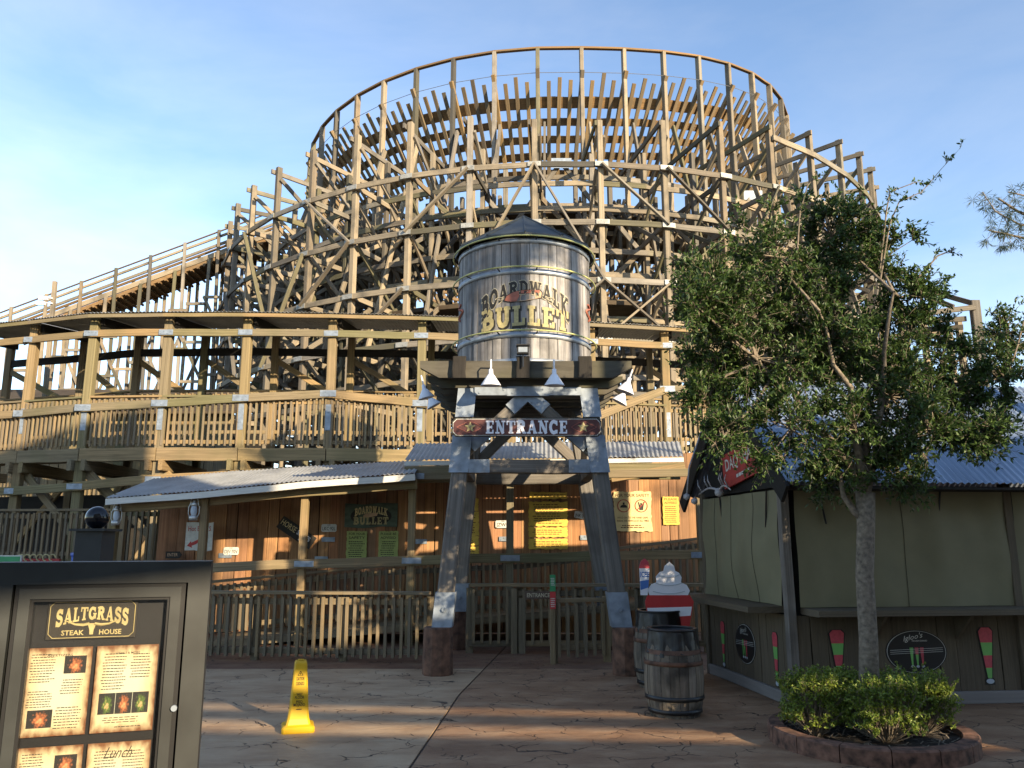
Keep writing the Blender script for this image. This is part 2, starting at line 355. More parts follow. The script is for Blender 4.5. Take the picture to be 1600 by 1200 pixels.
# letters: slab strokes for the big painted signs, the built-in face for small print
def arc(cx, cy, rx, ry, a0, a1, n=10): return [(cx + rx * math.cos(R(a0 + (a1 - a0) * i / n)), cy + ry * math.sin(R(a0 + (a1 - a0) * i / n))) for i in range(n + 1)]
SL = {
 'E': (.8, [[(.22, 0), (.22, 1)]], [[(0, .06), (.72, .06)], [(0, .94), (.72, .94)], [(.22, .5), (.56, .5)], [(.68, 0), (.68, .3)], [(.68, .7), (.68, 1)], [(.55, .38), (.55, .62)]]),
 'N': (.98, [[(.2, 1), (.76, 0)]], [[(.2, 0), (.2, 1)], [(.77, 0), (.77, 1)], [(0, .06), (.4, .06)], [(0, .94), (.3, .94)], [(.58, .94), (.97, .94)]]),
 'T': (.84, [[(.42, 0), (.42, 1)]], [[(.02, .94), (.82, .94)], [(.06, .66), (.06, 1)], [(.78, .66), (.78, 1)], [(.2, .06), (.64, .06)]]),
 'R': (.92, [[(.22, 0), (.22, 1)], [(.22, .92), (.52, .92), (.68, .82), (.68, .64), (.52, .52), (.22, .52)], [(.46, .52), (.74, .04)]], [[(0, .06), (.42, .06)], [(0, .94), (.3, .94)], [(.62, .06), (.95, .06)]]),
 'A': (.96, [[(.46, 1), (.78, 0)]], [[(.16, 0), (.46, 1)], [(.25, .32), (.66, .32)], [(0, .06), (.34, .06)], [(.58, .06), (.98, .06)]]),
 'C': (.84, [arc(.42, .5, .32, .43, 50, 310, 12)], [[(.7, .62), (.7, 1)], [(.7, .0), (.7, .3)]]),
 'B': (.86, [[(.22, 0), (.22, 1)], [(.22, .92), (.5, .92), (.64, .82), (.64, .64), (.5, .53), (.22, .53)], [(.22, .53), (.54, .53), (.72, .4), (.72, .2), (.56, .08), (.22, .08)]], [[(0, .06), (.4, .06)], [(0, .94), (.4, .94)]]),
 'O': (.88, [arc(.44, .5, .33, .42, 0, 360, 16)], []),
 'D': (.9, [[(.22, 0), (.22, 1)], [(.22, .92), (.48, .92), (.72, .72), (.72, .28), (.48, .08), (.22, .08)]], [[(0, .06), (.4, .06)], [(0, .94), (.4, .94)]]),
 'W': (1.2, [[(.16, 1), (.36, 0)], [(.6, 1), (.82, 0)]], [[(.36, 0), (.6, 1)], [(.82, 0), (1.04, 1)], [(0, .94), (.34, .94)], [(.88, .94), (1.2, .94)]]),
 'L': (.78, [[(.24, 0), (.24, 1)]], [[(0, .06), (.7, .06)], [(.66, 0), (.66, .36)], [(.02, .94), (.46, .94)]]),
 'K': (.94, [[(.22, 0), (.22, 1)], [(.4, .55), (.76, .03)]], [[(.25, .4), (.74, .95)], [(0, .06), (.42, .06)], [(0, .94), (.42, .94)], [(.6, .94), (.93, .94)], [(.62, .06), (.96, .06)]]),
 'U': (.92, [[(.22, 1), (.22, .32), (.3, .14), (.46, .07), (.62, .14), (.7, .32), (.7, 1)]], [[(0, .94), (.42, .94)], [(.52, .94), (.92, .94)]]),
 'S': (.8, [arc(.4, .72, .25, .2, 30, 270, 9) + arc(.4, .29, .27, .22, 90, -150, 9)], [[(.68, .68), (.68, 1)], [(.1, 0), (.1, .34)]]),
 'G': (.9, [arc(.44, .5, .33, .43, 50, 330, 12), [(.74, .06), (.74, .44)]], [[(.52, .46), (.92, .46)], [(.72, .62), (.72, 1)]]),
}
def slab_text(mb, text, fn, thick=.2, thin=.12, grow=0.0, lift=0.0, gap=.1):
    """fn(x, y, lift) -> place; x runs 0..1 over the text, y 0..1 over the letter"""
    tot = sum(SL[c][0] if c != ' ' else .5 for c in text) + gap * (len(text) - 1); x0 = 0; k = 0
    for c in text:
        if c == ' ': x0 += .5 + gap; continue
        wd, tk, tn = SL[c]
        for lines, wt in ((tk, thick), (tn, thin)):
            wt = wt / 2 + grow
            for pl in lines:
                for i in range(len(pl) - 1):
                    a, b = Vector((*pl[i], 0)), Vector((*pl[i + 1], 0)); d = (b - a).normalized(); q = Vector((-d.y, d.x, 0)) * wt
                    e = d * (grow if len(pl) == 2 else wt * .35)
                    a2, b2 = a - e, b + e; k += 1
                    lf = lift + .00012 * (k % 14)
                    quad = [a2 - q, b2 - q, b2 + q, a2 + q]
                    mb.add([fn((x0 + p.x) / tot, p.y, lf) for p in quad], [(0, 1, 2, 3)])
        x0 += wd + gap
    return mb
def text_faces(body, bold=0.0):
    cu = bpy.data.curves.new('t', 'FONT'); cu.body = body; cu.size = 1; cu.align_x = 'CENTER'; cu.align_y = 'CENTER'; cu.offset = bold; cu.resolution_u = 2; cu.space_line = .9
    ob = bpy.data.objects.new('t', cu); me = ob.to_mesh()
    vs_ = [tuple(v.co) for v in me.vertices]; fs = [tuple(p.vertices) for p in me.polygons]
    ob.to_mesh_clear(); bpy.data.objects.remove(ob); bpy.data.curves.remove(cu)
    return vs_, fs
def put_text(mb, body, c, u, v, size, width=None, bold=0.0, lift=Vector((0, 0, 0))):
    vs_, fs = text_faces(body, bold)
    if not vs_: return mb
    sx = size
    if width:
        xs = [q[0] for q in vs_]; sx = width / (max(xs) - min(xs))
    c, u, v = Vector(c), Vector(u), Vector(v)
    return mb.add([c + u * (q[0] * sx) + v * (q[1] * size) + lift for q in vs_], fs)
def print_lines(mb, c, u, v, wd, ht, rows, fill=.5, seed=0):
    """rows of small print as broken word-length dashes"""
    rn = random.Random(seed); c, u, v = Vector(c), Vector(u), Vector(v)
    for i in range(rows):
        y = ht / 2 - (i + .5) * ht / rows; x = -wd / 2 + rn.uniform(0, .12) * wd; xe = wd / 2 - rn.uniform(0, .2) * wd
        while x < xe:
            l = rn.uniform(.05, .14) * wd
            q = [c + u * x + v * (y - ht / rows * fill / 2), c + u * min(x + l, xe) + v * (y - ht / rows * fill / 2), c + u * min(x + l, xe) + v * (y + ht / rows * fill / 2), c + u * x + v * (y + ht / rows * fill / 2)]
            mb.add(q, [(0, 1, 2, 3)]); x += l + .025 * wd
    return mb
def corrugated(parent, name, a, b, c, d, mat, sheet=.8, pitch=.078, amp=.011):
    """a-b the eave, d-c the upper edge; one object for each sheet, laid side by side"""
    a, b, c, d = map(Vector, (a, b, c, d)); n = (b - a).cross(d - a).normalized()
    if n.z < 0: n = -n
    k = max(1, round((b - a).length / sheet)); obs = []
    for s in range(k):
        f0, f1 = s / k, (s + 1) / k + (.012 if s < k - 1 else 0)
        m = max(6, int((b - a).length * (f1 - f0) / pitch * 4)); mb = MB(); rows = []
        lift = n * (.004 * (s % 2))
        for i in range(m + 1):
            f = f0 + (f1 - f0) * i / m; off = n * (amp * math.sin(2 * math.pi * f * (b - a).length / pitch)) + lift
            rows += [a.lerp(b, f) + off, d.lerp(c, f) + off, d.lerp(c, f) + off - n * .003, a.lerp(b, f) + off - n * .003]
        fs = []
        for i in range(m):
            o = i * 4; fs += [(o, o + 4, o + 5, o + 1), (o + 2, o + 6, o + 7, o + 3), (o, o + 3, o + 7, o + 4), (o + 1, o + 5, o + 6, o + 2)]
        mb.add(rows, fs); obs.append(mb.build(name, mat, parent, fix=True))
    return obs
def plate(parent, c, u, v, n, wd, ht, th=.012, bolts=4, mat='steel', name='joint_plate'):
    c, u, v, n = Vector(c), Vector(u).normalized(), Vector(v).normalized(), Vector(n).normalized()
    mb = MB(); mb.poly([c - u * wd / 2 - v * ht / 2, c + u * wd / 2 - v * ht / 2, c + u * wd / 2 + v * ht / 2, c - u * wd / 2 + v * ht / 2], -n, th)
    for i in range(bolts):
        q = c + u * wd * (-.36 + .72 * i / max(1, bolts - 1)) + v * ht * (.2 if i % 2 else -.2) + n * th
        mb.tube([q - n * .004, q + n * .012], .013, 6)
    return mb.build(name, mat, parent)
X1, Y1, Z1 = Vector((1, 0, 0)), Vector((0, 1, 0)), Vector((0, 0, 1))

# ------------------------------------------------------------------ ground and pavement
mb = MB(); mb.add([(-900, -900, -.02), (900, -900, -.02), (900, 1500, -.02), (-900, 1500, -.02)], [(0, 1, 2, 3)])
tag(mb.build('ground', 'ground'), kind='structure')
pv = bpy.data.objects.new('plaza_pavement', None); col.objects.link(pv); tag(pv, kind='structure')
j0, j1, j2 = G(640, 1200), G(718, 1085), G(788, 1013)
jd = (j0 - j1).normalized(); jn = j0 + jd * 14
def slab(pts, mat, th=.012):
    m_ = MB(); m_.poly([Vector((p[0], p[1], 0)) for p in pts], (0, 0, 1), th); m_.build('slab', mat, pv)
yl = G(400, 1159).y; yf = G(400, 1045).y; g = .012
def jx(y):                                 # x of the joint at distance y
    if y < j1.y: return j1.x + (j0.x - j1.x) * (j1.y - y) / (j1.y - j0.y)
    return j1.x + (j2.x - j1.x) * (y - j1.y) / (j2.y - j1.y)
slab([(-14, -12), (jx(-12) - g, -12), (jx(yl - g) - g, yl - g), (-14, yl - g)], 'pave_grey')
slab([(-14, yl), (jx(yl) - g, yl), (j1.x - g, j1.y), (jx(yf - g) - g, yf - g), (-14, yf - g)], 'pave_grey')
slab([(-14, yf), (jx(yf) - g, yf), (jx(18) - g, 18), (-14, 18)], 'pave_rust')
slab([(jx(-12) + g, -12), (16, -12), (16, yf - g), (jx(yf - g) + g, yf - g), (j1.x + g, j1.y)], 'pave_red')
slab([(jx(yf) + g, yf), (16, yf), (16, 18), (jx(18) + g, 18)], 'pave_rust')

# ------------------------------------------------------------------ the wooden coaster: radial bents on two rings
CC = Vector((2.0, 42.9, 0)); RB, RM, RA, RI = 16.9, 15.0, 13.2, 11.0; RN = 12.1
rc = T('roller_coaster', 'tall weathered timber roller coaster with a banked turn on a round trestle', 'roller coaster', (CC.x, CC.y, 0))
STEP = 360 / 46
def th(k): return R(-4.1 + STEP * k)
def rg(r, k, z): return Vector((CC.x + r * math.sin(th(k)), CC.y - r * math.cos(th(k)), z))
def smooth(x): x = max(0, min(1, x)); return x * x * (3 - 2 * x)
def rise(k):
    t = (-4.1 + STEP * k + 180) % 360 - 180
    return smooth(t / 65) if 0 < t <= 90 else (smooth((180 - t) / 90) if t > 90 else 0)
ZT = ZY(190, 26)                           # outer post tops
ZH = ZY(74, 29.6)                          # handrail
lev = [ZY(y, 26) for y in (260, 350, 440, 530)]; lev += [lev[-1] - 1.9, lev[-1] - 3.8]
KS = list(range(-23, 23))
def front(k): return abs(-4.1 + STEP * k) < 100
for k in KS:
    rd = (rg(1, k, 0) - CC); rd.z = 0; tn = Vector((rd.y, -rd.x, 0)).normalized() * -1; dz = 2.3 * rise(k) + (.5 * smooth(-(-4.1 + STEP * k) / 18) if -110 < -4.1 + STEP * k < 0 else 0); da = 1.5 * rise(k)
    zt = ZT + dz
    hi = abs(-4.1 + STEP * k) < 82
    # posts
    beam(rc, 'post', rg(RB, k, 0), rg(RB, k, zt), .19, .22, 'coaster', rd)
    beam(rc, 'post', rg(RM, k, 0), rg(RM, k, zt - .3), .16, .2, 'coaster', rd)
    beam(rc, 'post', rg(RN, k, 0), rg(RN, k, zt - .9), .15, .2, 'coaster', rd)
    beam(rc, 'post', rg(RA, k, 0), rg(RA, k, ZH + da), .16, .24, 'coaster', rd)
    beam(rc, 'post', rg(RI, k, 0), rg(RI, k, ZH - 4.2 + da), .18, .24, 'coaster', rd)
    # radial beams beside the posts, level by level
    tops = [zt - .18] + lev[:5]
    for i, z in enumerate(tops):
        off = tn * (.17 if i % 2 else -.17)
        r1 = RA - .3 if i == 0 else RI - .3
        beam(rc, 'crossbeam', rg(RB + .25, k, z) + off, rg(r1, k, z) + off, .08, .19, 'coaster')
    # braces falling inwards from the outer posts, and struts the other way
    zs = [zt - .45] + lev[:5]
    for i in range(len(zs) - 1):
        off = tn * (.16 if i % 2 == 0 else -.16)
        if front(k) or i < 2:
            beam(rc, 'brace', rg(RB, k, zs[i] - .1) + off, rg(RA, k, zs[i + 1] - .9) + off, .08, .16, 'coaster')
    for i in (0, 1, 2):
        if front(k): beam(rc, 'strut', rg(RA, k, lev[i] + .5) - tn * .15, rg(RI - .3, k, lev[i] - 1.3) - tn * .15, .09, .18, 'coaster')
    # the tall inner lean from the ground to the banked turn
    beam(rc, 'batter_brace', rg(RB - .6, k, lev[3]) + tn * .27, rg(RA + .1, k, ZH - 3.4 + da) + tn * .27, .09, .2, 'coaster')
    # ring ledgers
    k2 = k + 1
    for i, z in enumerate(lev[:5]):
        beam(rc, 'ledger', rg(RB + .2, k, z), rg(RB + .2, k2, z), .08, .2, 'coaster', ext=.05)
        if hi and i < 4: plate(rc, rg(RB + .262, k, z), tn, Z1, rd, .46, .17, mat='plategrey')
    if rise(k) > .35 and front(k):
        beam(rc, 'ledger', rg(RB + .2, k, ZT + .4 - .1 * (k - 3)), rg(RB + .2, k2, ZT + .4 - .1 * (k - 2)), .09, .22, 'coaster', ext=.05)
    for i, z in enumerate((lev[0] + 1.3, lev[0] + .1, lev[1] + .4, lev[1] - .6, lev[2] + .4, lev[3] + .2)):
        beam(rc, 'girt', rg(RA + .18, k, z), rg(RA + .18, k2, z), .08, .2, 'coaster', ext=.05)
    # top handrail and cable
    da2 = 1.5 * rise(k2)
    beam(rc, 'handrail', rg(RA, k, ZH + da + .04), rg(RA, k2, ZH + da2 + .04), .16, .09, 'track', ext=.1)
    q = MB(); q.tube([rg(RA + .13, k, ZH - 1.15 + da), rg(RA + .13, k2, ZH - 1.15 + da2)], .012, 5); q.build('cable', 'cable', rc)
    # banked track: five stringers, ties below them
    def tk(f, kk, up=0.0, dd=da):           # f = 0 inner low edge, 1 outer high edge
        return rg(RA - 2.45 + 2.1 * f, kk, ZH - 4.45 + 2.6 * f + dd) + Vector((0, 0, 0)) + (rg(1, kk, 0) - CC) * (-.76 * up) + Z1 * (.65 * up)
    slope = (tk(1, k) - tk(0, k)).normalized()
    for f in (.02, .24, .45, .66, .9):
        beam(rc, 'stringer', tk(f, k, .14), tk(f, k2, .14, da2), .1 if f < .9 else .09, .46 if f > .8 else .31, 'track', up=slope, ext=.06)
    for j in range(4):
        kk = k + j / 4.0; d_ = da + (da2 - da) * j / 4
        f1 = 1.16 + (.06 if j == 2 else 0) + random.uniform(-.03, .03)
        beam(rc, 'tie', tk(-.08, kk, 0, d_), tk(f1 + (.12 if j == 0 else 0), kk, 0, d_), .17 if j == 0 else .075, .16, 'tie', up=(rg(1, kk, 0) - CC).cross(slope))
    # more of the inner framing
    for i, z in enumerate((lev[0] + .2, lev[0] - .8, lev[1] - .3, lev[1] - 1.2, lev[2] - .8, lev[3] - .9)):
        beam(rc, 'mid_ledger', rg(RM + .16, k, z), rg(RM + .16, k2, z), .08, .2, 'coaster', ext=.05)
    for i, (ra, za, rb, zb) in enumerate(((RM, lev[0], RI, lev[2]), (RA, lev[1], RM, lev[3]), (RI, lev[1] + .6, RB, lev[3] + .4), (RI, lev[0] + 1.2, RM, lev[1] - .3), (RM, lev[2] - .5, RI, lev[4]))):
        beam(rc, 'sway_brace', rg(ra, k, za) + tn * (.2 + .03 * i), rg(rb, k, zb) + tn * (.2 + .03 * i), .08, .18, 'coaster')
    i = random.choice((0, 1, 2)); s_ = random.choice((0, 1))
    for rr in (RA - .2, RM - .2, RI - .2):
        beam(rc, 'bay_brace', rg(rr, k + s_, lev[i]), rg(rr, k + 1 - s_, lev[i + 1] - .3), .08, .17, 'coaster')
        if rr != RI - .2: beam(rc, 'bay_strut', rg(rr + .08, k + 1 - s_, lev[(i + 1) % 3]), rg(rr + .08, k + s_, lev[(i + 1) % 3 + 1] + .2), .08, .17, 'coaster')
    beam(rc, 'inner_ledger', rg(RI - .2, k, lev[1] + .1), rg(RI - .2, k2, lev[1] + .1), .08, .22, 'coaster', ext=.05)
    for z in (lev[0] - .4, lev[2] - .2, lev[2] + .9): beam(rc, 'inner_ledger', rg(RN - .2, k, z), rg(RN - .2, k2, z), .08, .19, 'coaster', ext=.05)
    for (ra, za, rb, zb) in ((RN, lev[0] + .3, RB, lev[1] - .5), (RN, lev[2], RB - .4, lev[2] - 1.5), (RI, lev[2] + .5, RM, lev[3]), (RM, lev[1] + .4, RN, lev[0] + .9)):
        beam(rc, 'radial_brace', rg(ra, k, za) - tn * .22, rg(rb, k, zb) - tn * .22, .07, .15, 'coaster')
    beam(rc, 'inner_ledger', rg(RI - .2, k, lev[3] + .5), rg(RI - .2, k2, lev[3] + .5), .08, .22, 'coaster', ext=.05)
    # lower banked run under it
    def t2(f, kk): return rg(RA - 3.1 + 2.5 * f, kk, lev[0] - .7 + .95 * f)
    mbk = MB(); a_, b_, c_, d_ = t2(0, k), t2(1, k), t2(1, k2), t2(0, k2); nn_ = (b_ - a_).cross(d_ - a_).normalized()
    mbk.poly([a_, b_, c_, d_], nn_, .16); mbk.build('track_bed', 'bed', rc)
    def t3(f, kk): return rg(RA + .3 + 1.4 * f, kk, lev[2] - .5 + .5 * f)
    mbk = MB(); mbk.poly([t3(0, k), t3(1, k), t3(1, k2), t3(0, k2)], Z1, .16); mbk.build('track_bed', 'bed', rc)
# face braces between the outer posts
for (k, i0, i1, s) in [(-7, 1, 3, 1), (-6, 0, 2, 1), (-4, 0, 1, 1), (-4, 2, 1, 1), (-2, 1, 0, 1), (-1, 2, 0, 1), (0, 0, 2, 1), (1, 0, 1, 1), (2, 0, 1, 1), (2, 2, 1, 1), (3, 2, 0, 1), (4, 1, 0, 1), (5, 0, 2, 1), (6, 3, 1, 1), (7, 1, 3, 1), (-3, 3, 2, 1), (0, 3, 2, 1), (1, 2, 3, 1), (1, 3, 2, 1), (-5, 3, 1, 1)]:
    z0, z1 = lev[i0], lev[i1]
    beam(rc, 'face_brace', rg(RB + .3, k, z0), rg(RB + .3, k + 1, z1), .07, .16, 'coaster', up=(rg(1, k, 0) - CC))
for k in (0, 5):                            # A-shaped pair with its gusset at the crown of the ring
    top = rg(RA + .2, k + .5, lev[0] + 1.9)
    for s in (-.5, 1.5): beam(rc, 'face_brace', top, rg(RA + .25, k + s, lev[0] - .6), .08, .17, 'coaster')
    plate(rc, top + Vector((0, -.16, -.1)), X1, Z1, -Y1, .8, .42, bolts=5)
# the climbing run that joins from the left
a0, a1 = P(20, 513, 37), P(425, 362, 37)
sl = (a1 - a0).normalized(); nup = Vector((-sl.z, 0, sl.x))
if nup.z < 0: nup = -nup
far = Vector((0, 2.0, 0))
for (o, y, wz, m_) in ((.98, 0, .05, 'track'), (.72, 0, .11, 'coaster'), (.34, 0, .13, 'coaster'), (.12, 0, .04, 'track'), (-.08, 0, .24, 'coaster'), (.98, 1.6, .05, 'track'), (.72, 1.6, .1, 'coaster'), (-.12, 1.6, .28, 'track')):
    beam(rc, 'run_rail', a0 + nup * o + Vector((0, y, 0)), a1 + nup * o + Vector((0, y, 0)), .08, wz, m_, ext=1.0)
n_ = 40
mbk = MB(); mbk.poly([a0 - nup * .22, a1 - nup * .22, a1 - nup * .22 + Y1 * 1.6, a0 - nup * .22 + Y1 * 1.6], nup, .16); mbk.build('run_bed', 'track', rc)
for i in range(n_ + 1):
    q = a0.lerp(a1, i / n_); beam(rc, 'run_tie', q - nup * .44 - Vector((0, .12, 0)), q - nup * .44 + far + Vector((0, -.3, 0)), .09, .12, 'track', up=nup)
NR = 15
for i in range(NR):
    q = a0.lerp(a1, (i + .3) / NR)
    for y in (-.1, 1.7): beam(rc, 'run_post', Vector((q.x, q.y + y, 0)), q + nup * (1.0 if i % 2 == 0 else -.2) + Vector((0, y, 0)), .1, .14, 'coaster', up=X1)
    if i < NR - 1:
        q2 = a0.lerp(a1, (i + 1.3) / NR)
        for lv in range(4):
            za_, zb_ = q.z - 2.2 - 1.9 * lv, q2.z - 2.2 - 1.9 * lv
            beam(rc, 'run_ledger', Vector((q.x, q.y - .2, za_)), Vector((q2.x, q2.y - .2, za_)), .07, .14, 'coaster', ext=.1)
            if (i + lv) % 2: beam(rc, 'run_brace', Vector((q.x, q.y - .26, za_)), Vector((q2.x, q2.y - .26, zb_ - 1.9)), .07, .13, 'coaster')
            else: beam(rc, 'run_brace', Vector((q.x, q.y + 1.8, za_ - 1.9)), Vector((q2.x, q2.y + 1.8, zb_)), .07, .13, 'coaster')
# the low outrigger bay far right
for (px, y0, Y) in ((1522, 470, 36), (1497, 500, 38), (1482, 512, 40), (1440, 480, 38.5), (1405, 470, 37)):
    t_ = P(px, y0, Y); beam(rc, 'outrigger_post', (t_.x, t_.y, 0), t_, .4 if px == 1522 else .24, .3, 'coaster', up=Y1)
for (p0, p1, Y0, Y1_) in (((1524, 480), (1400, 495), 35.8, 35.9), ((1520, 474), (1425, 448), 35.9, 41), ((1510, 498), (1400, 505), 36.2, 37), ((1505, 511), (1410, 517), 37, 38), ((1490, 480), (1420, 452), 36, 40), ((1500, 540), (1400, 505), 36.1, 39), ((1480, 520), (1400, 525), 38, 38), ((1470, 540), (1405, 520), 36.5, 40)):
    beam(rc, 'outrigger_beam', P(*p0, Y0), P(*p1, Y1_), .09, .24, 'coaster')

# ------------------------------------------------------------------ pole with cameras behind the walkway
b_ = P(85, 560, 24); t_ = P(86, 440, 24)
po = T('camera_pole', 'slim timber pole with two white security cameras, above the walkway roof', 'pole', (b_.x, b_.y, 0))
beam(po, 'pole', (b_.x, b_.y, 0), t_, .12, .12, 'coaster')
for z_, ln in ((466, .28), (474, .36)):
    q = P(82, z_, 23.9); m_ = MB(); m_.tube([q, q - X1 * ln * .5 + Z1 * .02], .02, 6); m_.box(q - X1 * ln, (.26, .1, .1)); m_.build('camera', 'white', po)

# ------------------------------------------------------------------ covered elevated walkway
wk = T('elevated_walkway', 'two-sided covered timber queue walkway raised on posts, with slatted railings and a tin roof', 'walkway', (-6, 19.5, 0))
wp = [(-85, 20.3), (42, 19.5), (137, 18.9), (255, 18.8), (380, 18.8), (515, 18.9), (657, 19.1), (800, 19.4), (925, 19.7), (1042, 20.1), (1165, 20.6)]
ZD = 3.95; ZR = ZD + 1.22; ZE = ZY(494, 18.8); ZBm = ZY(522, 18.8)
zbeam = [655, 648, 639, 632, 624, 617, 632, 645, 655, 610, 612]
WN = []
for px, Y in wp: WN.append(Vector((XY(px, Y, 5), Y, 0)))
def rail_run(parent, a, b, z0a, z0b, h, mat_b, mat_r, sp=.125, hang=.09, wb=.045, skip=None, toprail=(.12, .05), side=-1, bottom=True):
    """a railing between two feet: top rail, bottom rail, balusters nailed to the outside with hanging ends"""
    a, b = Vector(a), Vector(b); d = (b - a); n = int(d.length / sp); nrm = Vector((d.y, -d.x, 0)).normalized()
    za, zb = Vector((0, 0, z0a)), Vector((0, 0, z0b)); up = Z1 * h
    beam(parent, 'rail', a + za + up, b + zb + up, toprail[0], toprail[1], mat_r)
    beam(parent, 'rail', a + za + up - Z1 * .13, b + zb + up - Z1 * .13, .04, .09, mat_r)
    if bottom: beam(parent, 'rail', a + za + Z1 * .13, b + zb + Z1 * .13, .04, .09, mat_r)
    for i in range(n):
        f = (i + .5) / n
        if skip and skip(f): continue
        q = a.lerp(b, f) + za.lerp(zb, f) + nrm * .045
        jt = random.uniform(-.015, .015)
        beam(parent, 'baluster', q + Z1 * (.13 - hang + jt), q + Z1 * (h - .06), wb, wb, mat_b, up=nrm)
for i, (q, (px, Y)) in enumerate(zip(WN, wp)):
    beam(wk, 'post', q, q + Z1 * (ZE - .05), .2, .2, 'walk', up=Y1)
    bk = q + Vector((0, 2.3, 0))
    beam(wk, 'post', bk, bk + Z1 * (ZE + .25), .18, .18, 'walk', up=Y1)
    plate(wk, q + Vector((0, -.104, ZR - .5)), X1, Z1, -Y1, .13, .62)
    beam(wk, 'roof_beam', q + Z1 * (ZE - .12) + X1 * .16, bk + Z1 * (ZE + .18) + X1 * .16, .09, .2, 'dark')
    beam(wk, 'floor_beam', q + Vector((.16, -.25, ZD - .42)), bk + Vector((.16, .2, ZD - .42)), .1, .26, 'walk')
    beam(wk, 'floor_beam', q + Vector((-.16, -.25, ZD - .42)), bk + Vector((-.16, .2, ZD - .42)), .1, .26, 'walk')
    if i < len(WN) - 1:
        q2 = WN[i + 1]; bk2 = q2 + Vector((0, 2.3, 0)); fw = Vector((0, -.14, 0))
        mid = Vector(((q.x + q2.x) / 2, (q.y + q2.y) / 2, 0))
        if not (px in (657,)): rail_run(wk, q + fw * .3, q2 + fw * .3, ZD, ZD, 1.22, 'balus', 'walk', sp=.128)
        else: rail_run(wk, q + fw * .3, q2 + fw * .3, ZD, ZD, 1.22, 'balus', 'walk', sp=.2)
        rail_run(wk, bk, bk2, ZD + .55, ZD + .55, 1.25, 'balus', 'walk', sp=.15 if px not in (657, 800) else .3)
        beam(wk, 'fascia', q + fw + Z1 * (ZD - .17), q2 + fw + Z1 * (ZD - .17), .06, .3, 'walk', ext=-.02)
        beam(wk, 'sloped_ledger', Vector((q.x, q.y - .16, ZY(zbeam[i], Y))), Vector((q2.x, q2.y - .16, ZY(zbeam[i + 1], wp[i + 1][1]))), .08, .19, 'walk', ext=.04)
        plate(wk, Vector((q2.x, q2.y - .204, ZY(zbeam[i + 1], wp[i + 1][1]))), X1, Z1, -Y1, .38, .15)
        beam(wk, 'header', q + fw + Z1 * ZBm, q2 + fw + Z1 * ZBm, .07, .17, 'walk', ext=.04)
        plate(wk, Vector((q2.x, q2.y - .18, ZBm)), X1, Z1, -Y1, .34, .13)
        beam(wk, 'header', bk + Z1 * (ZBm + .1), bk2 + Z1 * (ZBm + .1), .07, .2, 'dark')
        beam(wk, 'brace', bk + Z1 * (ZBm - .1), bk2 + Z1 * (ZR + .2), .06, .15, 'walk')
        m_ = MB(); m_.poly([q + Z1 * (ZD - .02), q2 + Z1 * (ZD - .02), bk2 + Z1 * (ZD - .02), bk + Z1 * (ZD - .02)], Z1, .06); m_.build('deck', 'walk', wk)
        # tin roof
        ov = Vector((0, -.4, 0)); corrugated(wk, 'roof_sheet', q + ov + Z1 * ZE, q2 + ov + Z1 * ZE, bk2 + Vector((0, .35, ZE + .42)), bk + Vector((0, .35, ZE + .42)), 'tin', sheet=1.0, amp=.014, pitch=.09)
        beam(wk, 'eave_board', q + ov + Z1 * (ZE - .075) - Y1 * -.03, q2 + ov + Z1 * (ZE - .075) - Y1 * -.03, .035, .085, 'walk', ext=.03)
        # frame under the deck
        zl = [772, 768, 761, 750, 742, 735, 735, 735, 735, 735, 735]
        beam(wk, 'under_ledger', Vector((q.x, q.y - .16, ZY(zl[i], Y))), Vector((q2.x, q2.y - .16, ZY(zl[i + 1], wp[i + 1][1]))), .08, .2, 'walk', ext=.04)
        plate(wk, Vector((q.x, q.y - .204, ZY(zl[i], Y))), X1, Z1, -Y1, .36, .13)
        beam(wk, 'under_brace', q + Vector((.05, .15, ZD - .5)), Vector((q2.x - .1, q2.y + .15, 1.9)), .07, .17, 'walk')
        beam(wk, 'under_brace', bk + Vector((0, -.15, .6)), bk2 + Vector((0, -.15, ZD - .6)), .07, .17, 'walk')
        beam(wk, 'knee_brace', q + Vector((.0, .15, ZD - .55)), q + Vector((.75, .15, ZD - 1.2)), .08, .16, 'walk')
        m_ = MB(); m_.poly([bk + Z1 * .02, bk2 + Z1 * .02, bk2 + Z1 * (ZD - .95), bk + Z1 * (ZD - .95)], -Y1, .05); m_.build('under_deck_shade_wall', 'dark', wk)  # dark wall added to stand for the shade under the deck

# ------------------------------------------------------------------ low railing at far left and slatted gate beside the porch
lf = T('low_railing', 'grey slatted timber railing at ground level behind the ball-topped pillar', 'railing', (-9, 17.2, 0))
a_, b_ = Vector((XY(-90, 17.4, 1.5), 17.4, 0)), Vector((XY(172, 17.2, 1.5), 17.2, 0))
zt_ = ZY(797, 17.3)
rail_run(lf, a_, b_, zt_ - 1.05, zt_ - 1.05, 1.05, 'fence', 'fence', sp=.115)
for f in (.02, .35, .68, .98): beam(lf, 'post', a_.lerp(b_, f) + Y1 * .1, a_.lerp(b_, f) + Y1 * .1 + Z1 * zt_, .1, .1, 'fence')
sg = T('slatted_gate', 'tall slatted timber gate beside the porch post with the lantern', 'gate', (XY(215, 16.4, 1.5), 16.4, 0))
a_, b_ = Vector((XY(186, 16.4, 1.5), 16.4, 0)), Vector((XY(243, 16.4, 1.5), 16.4, 0))
zt_ = ZY(793, 16.4); rail_run(sg, a_, b_, .3, .3, zt_ - .3, 'fence', 'walk', sp=.11, hang=.2)
for q in (a_, b_): beam(sg, 'post', q + Y1 * .08, q + Y1 * .08 + Z1 * (zt_ + .1), .1, .1, 'fence')

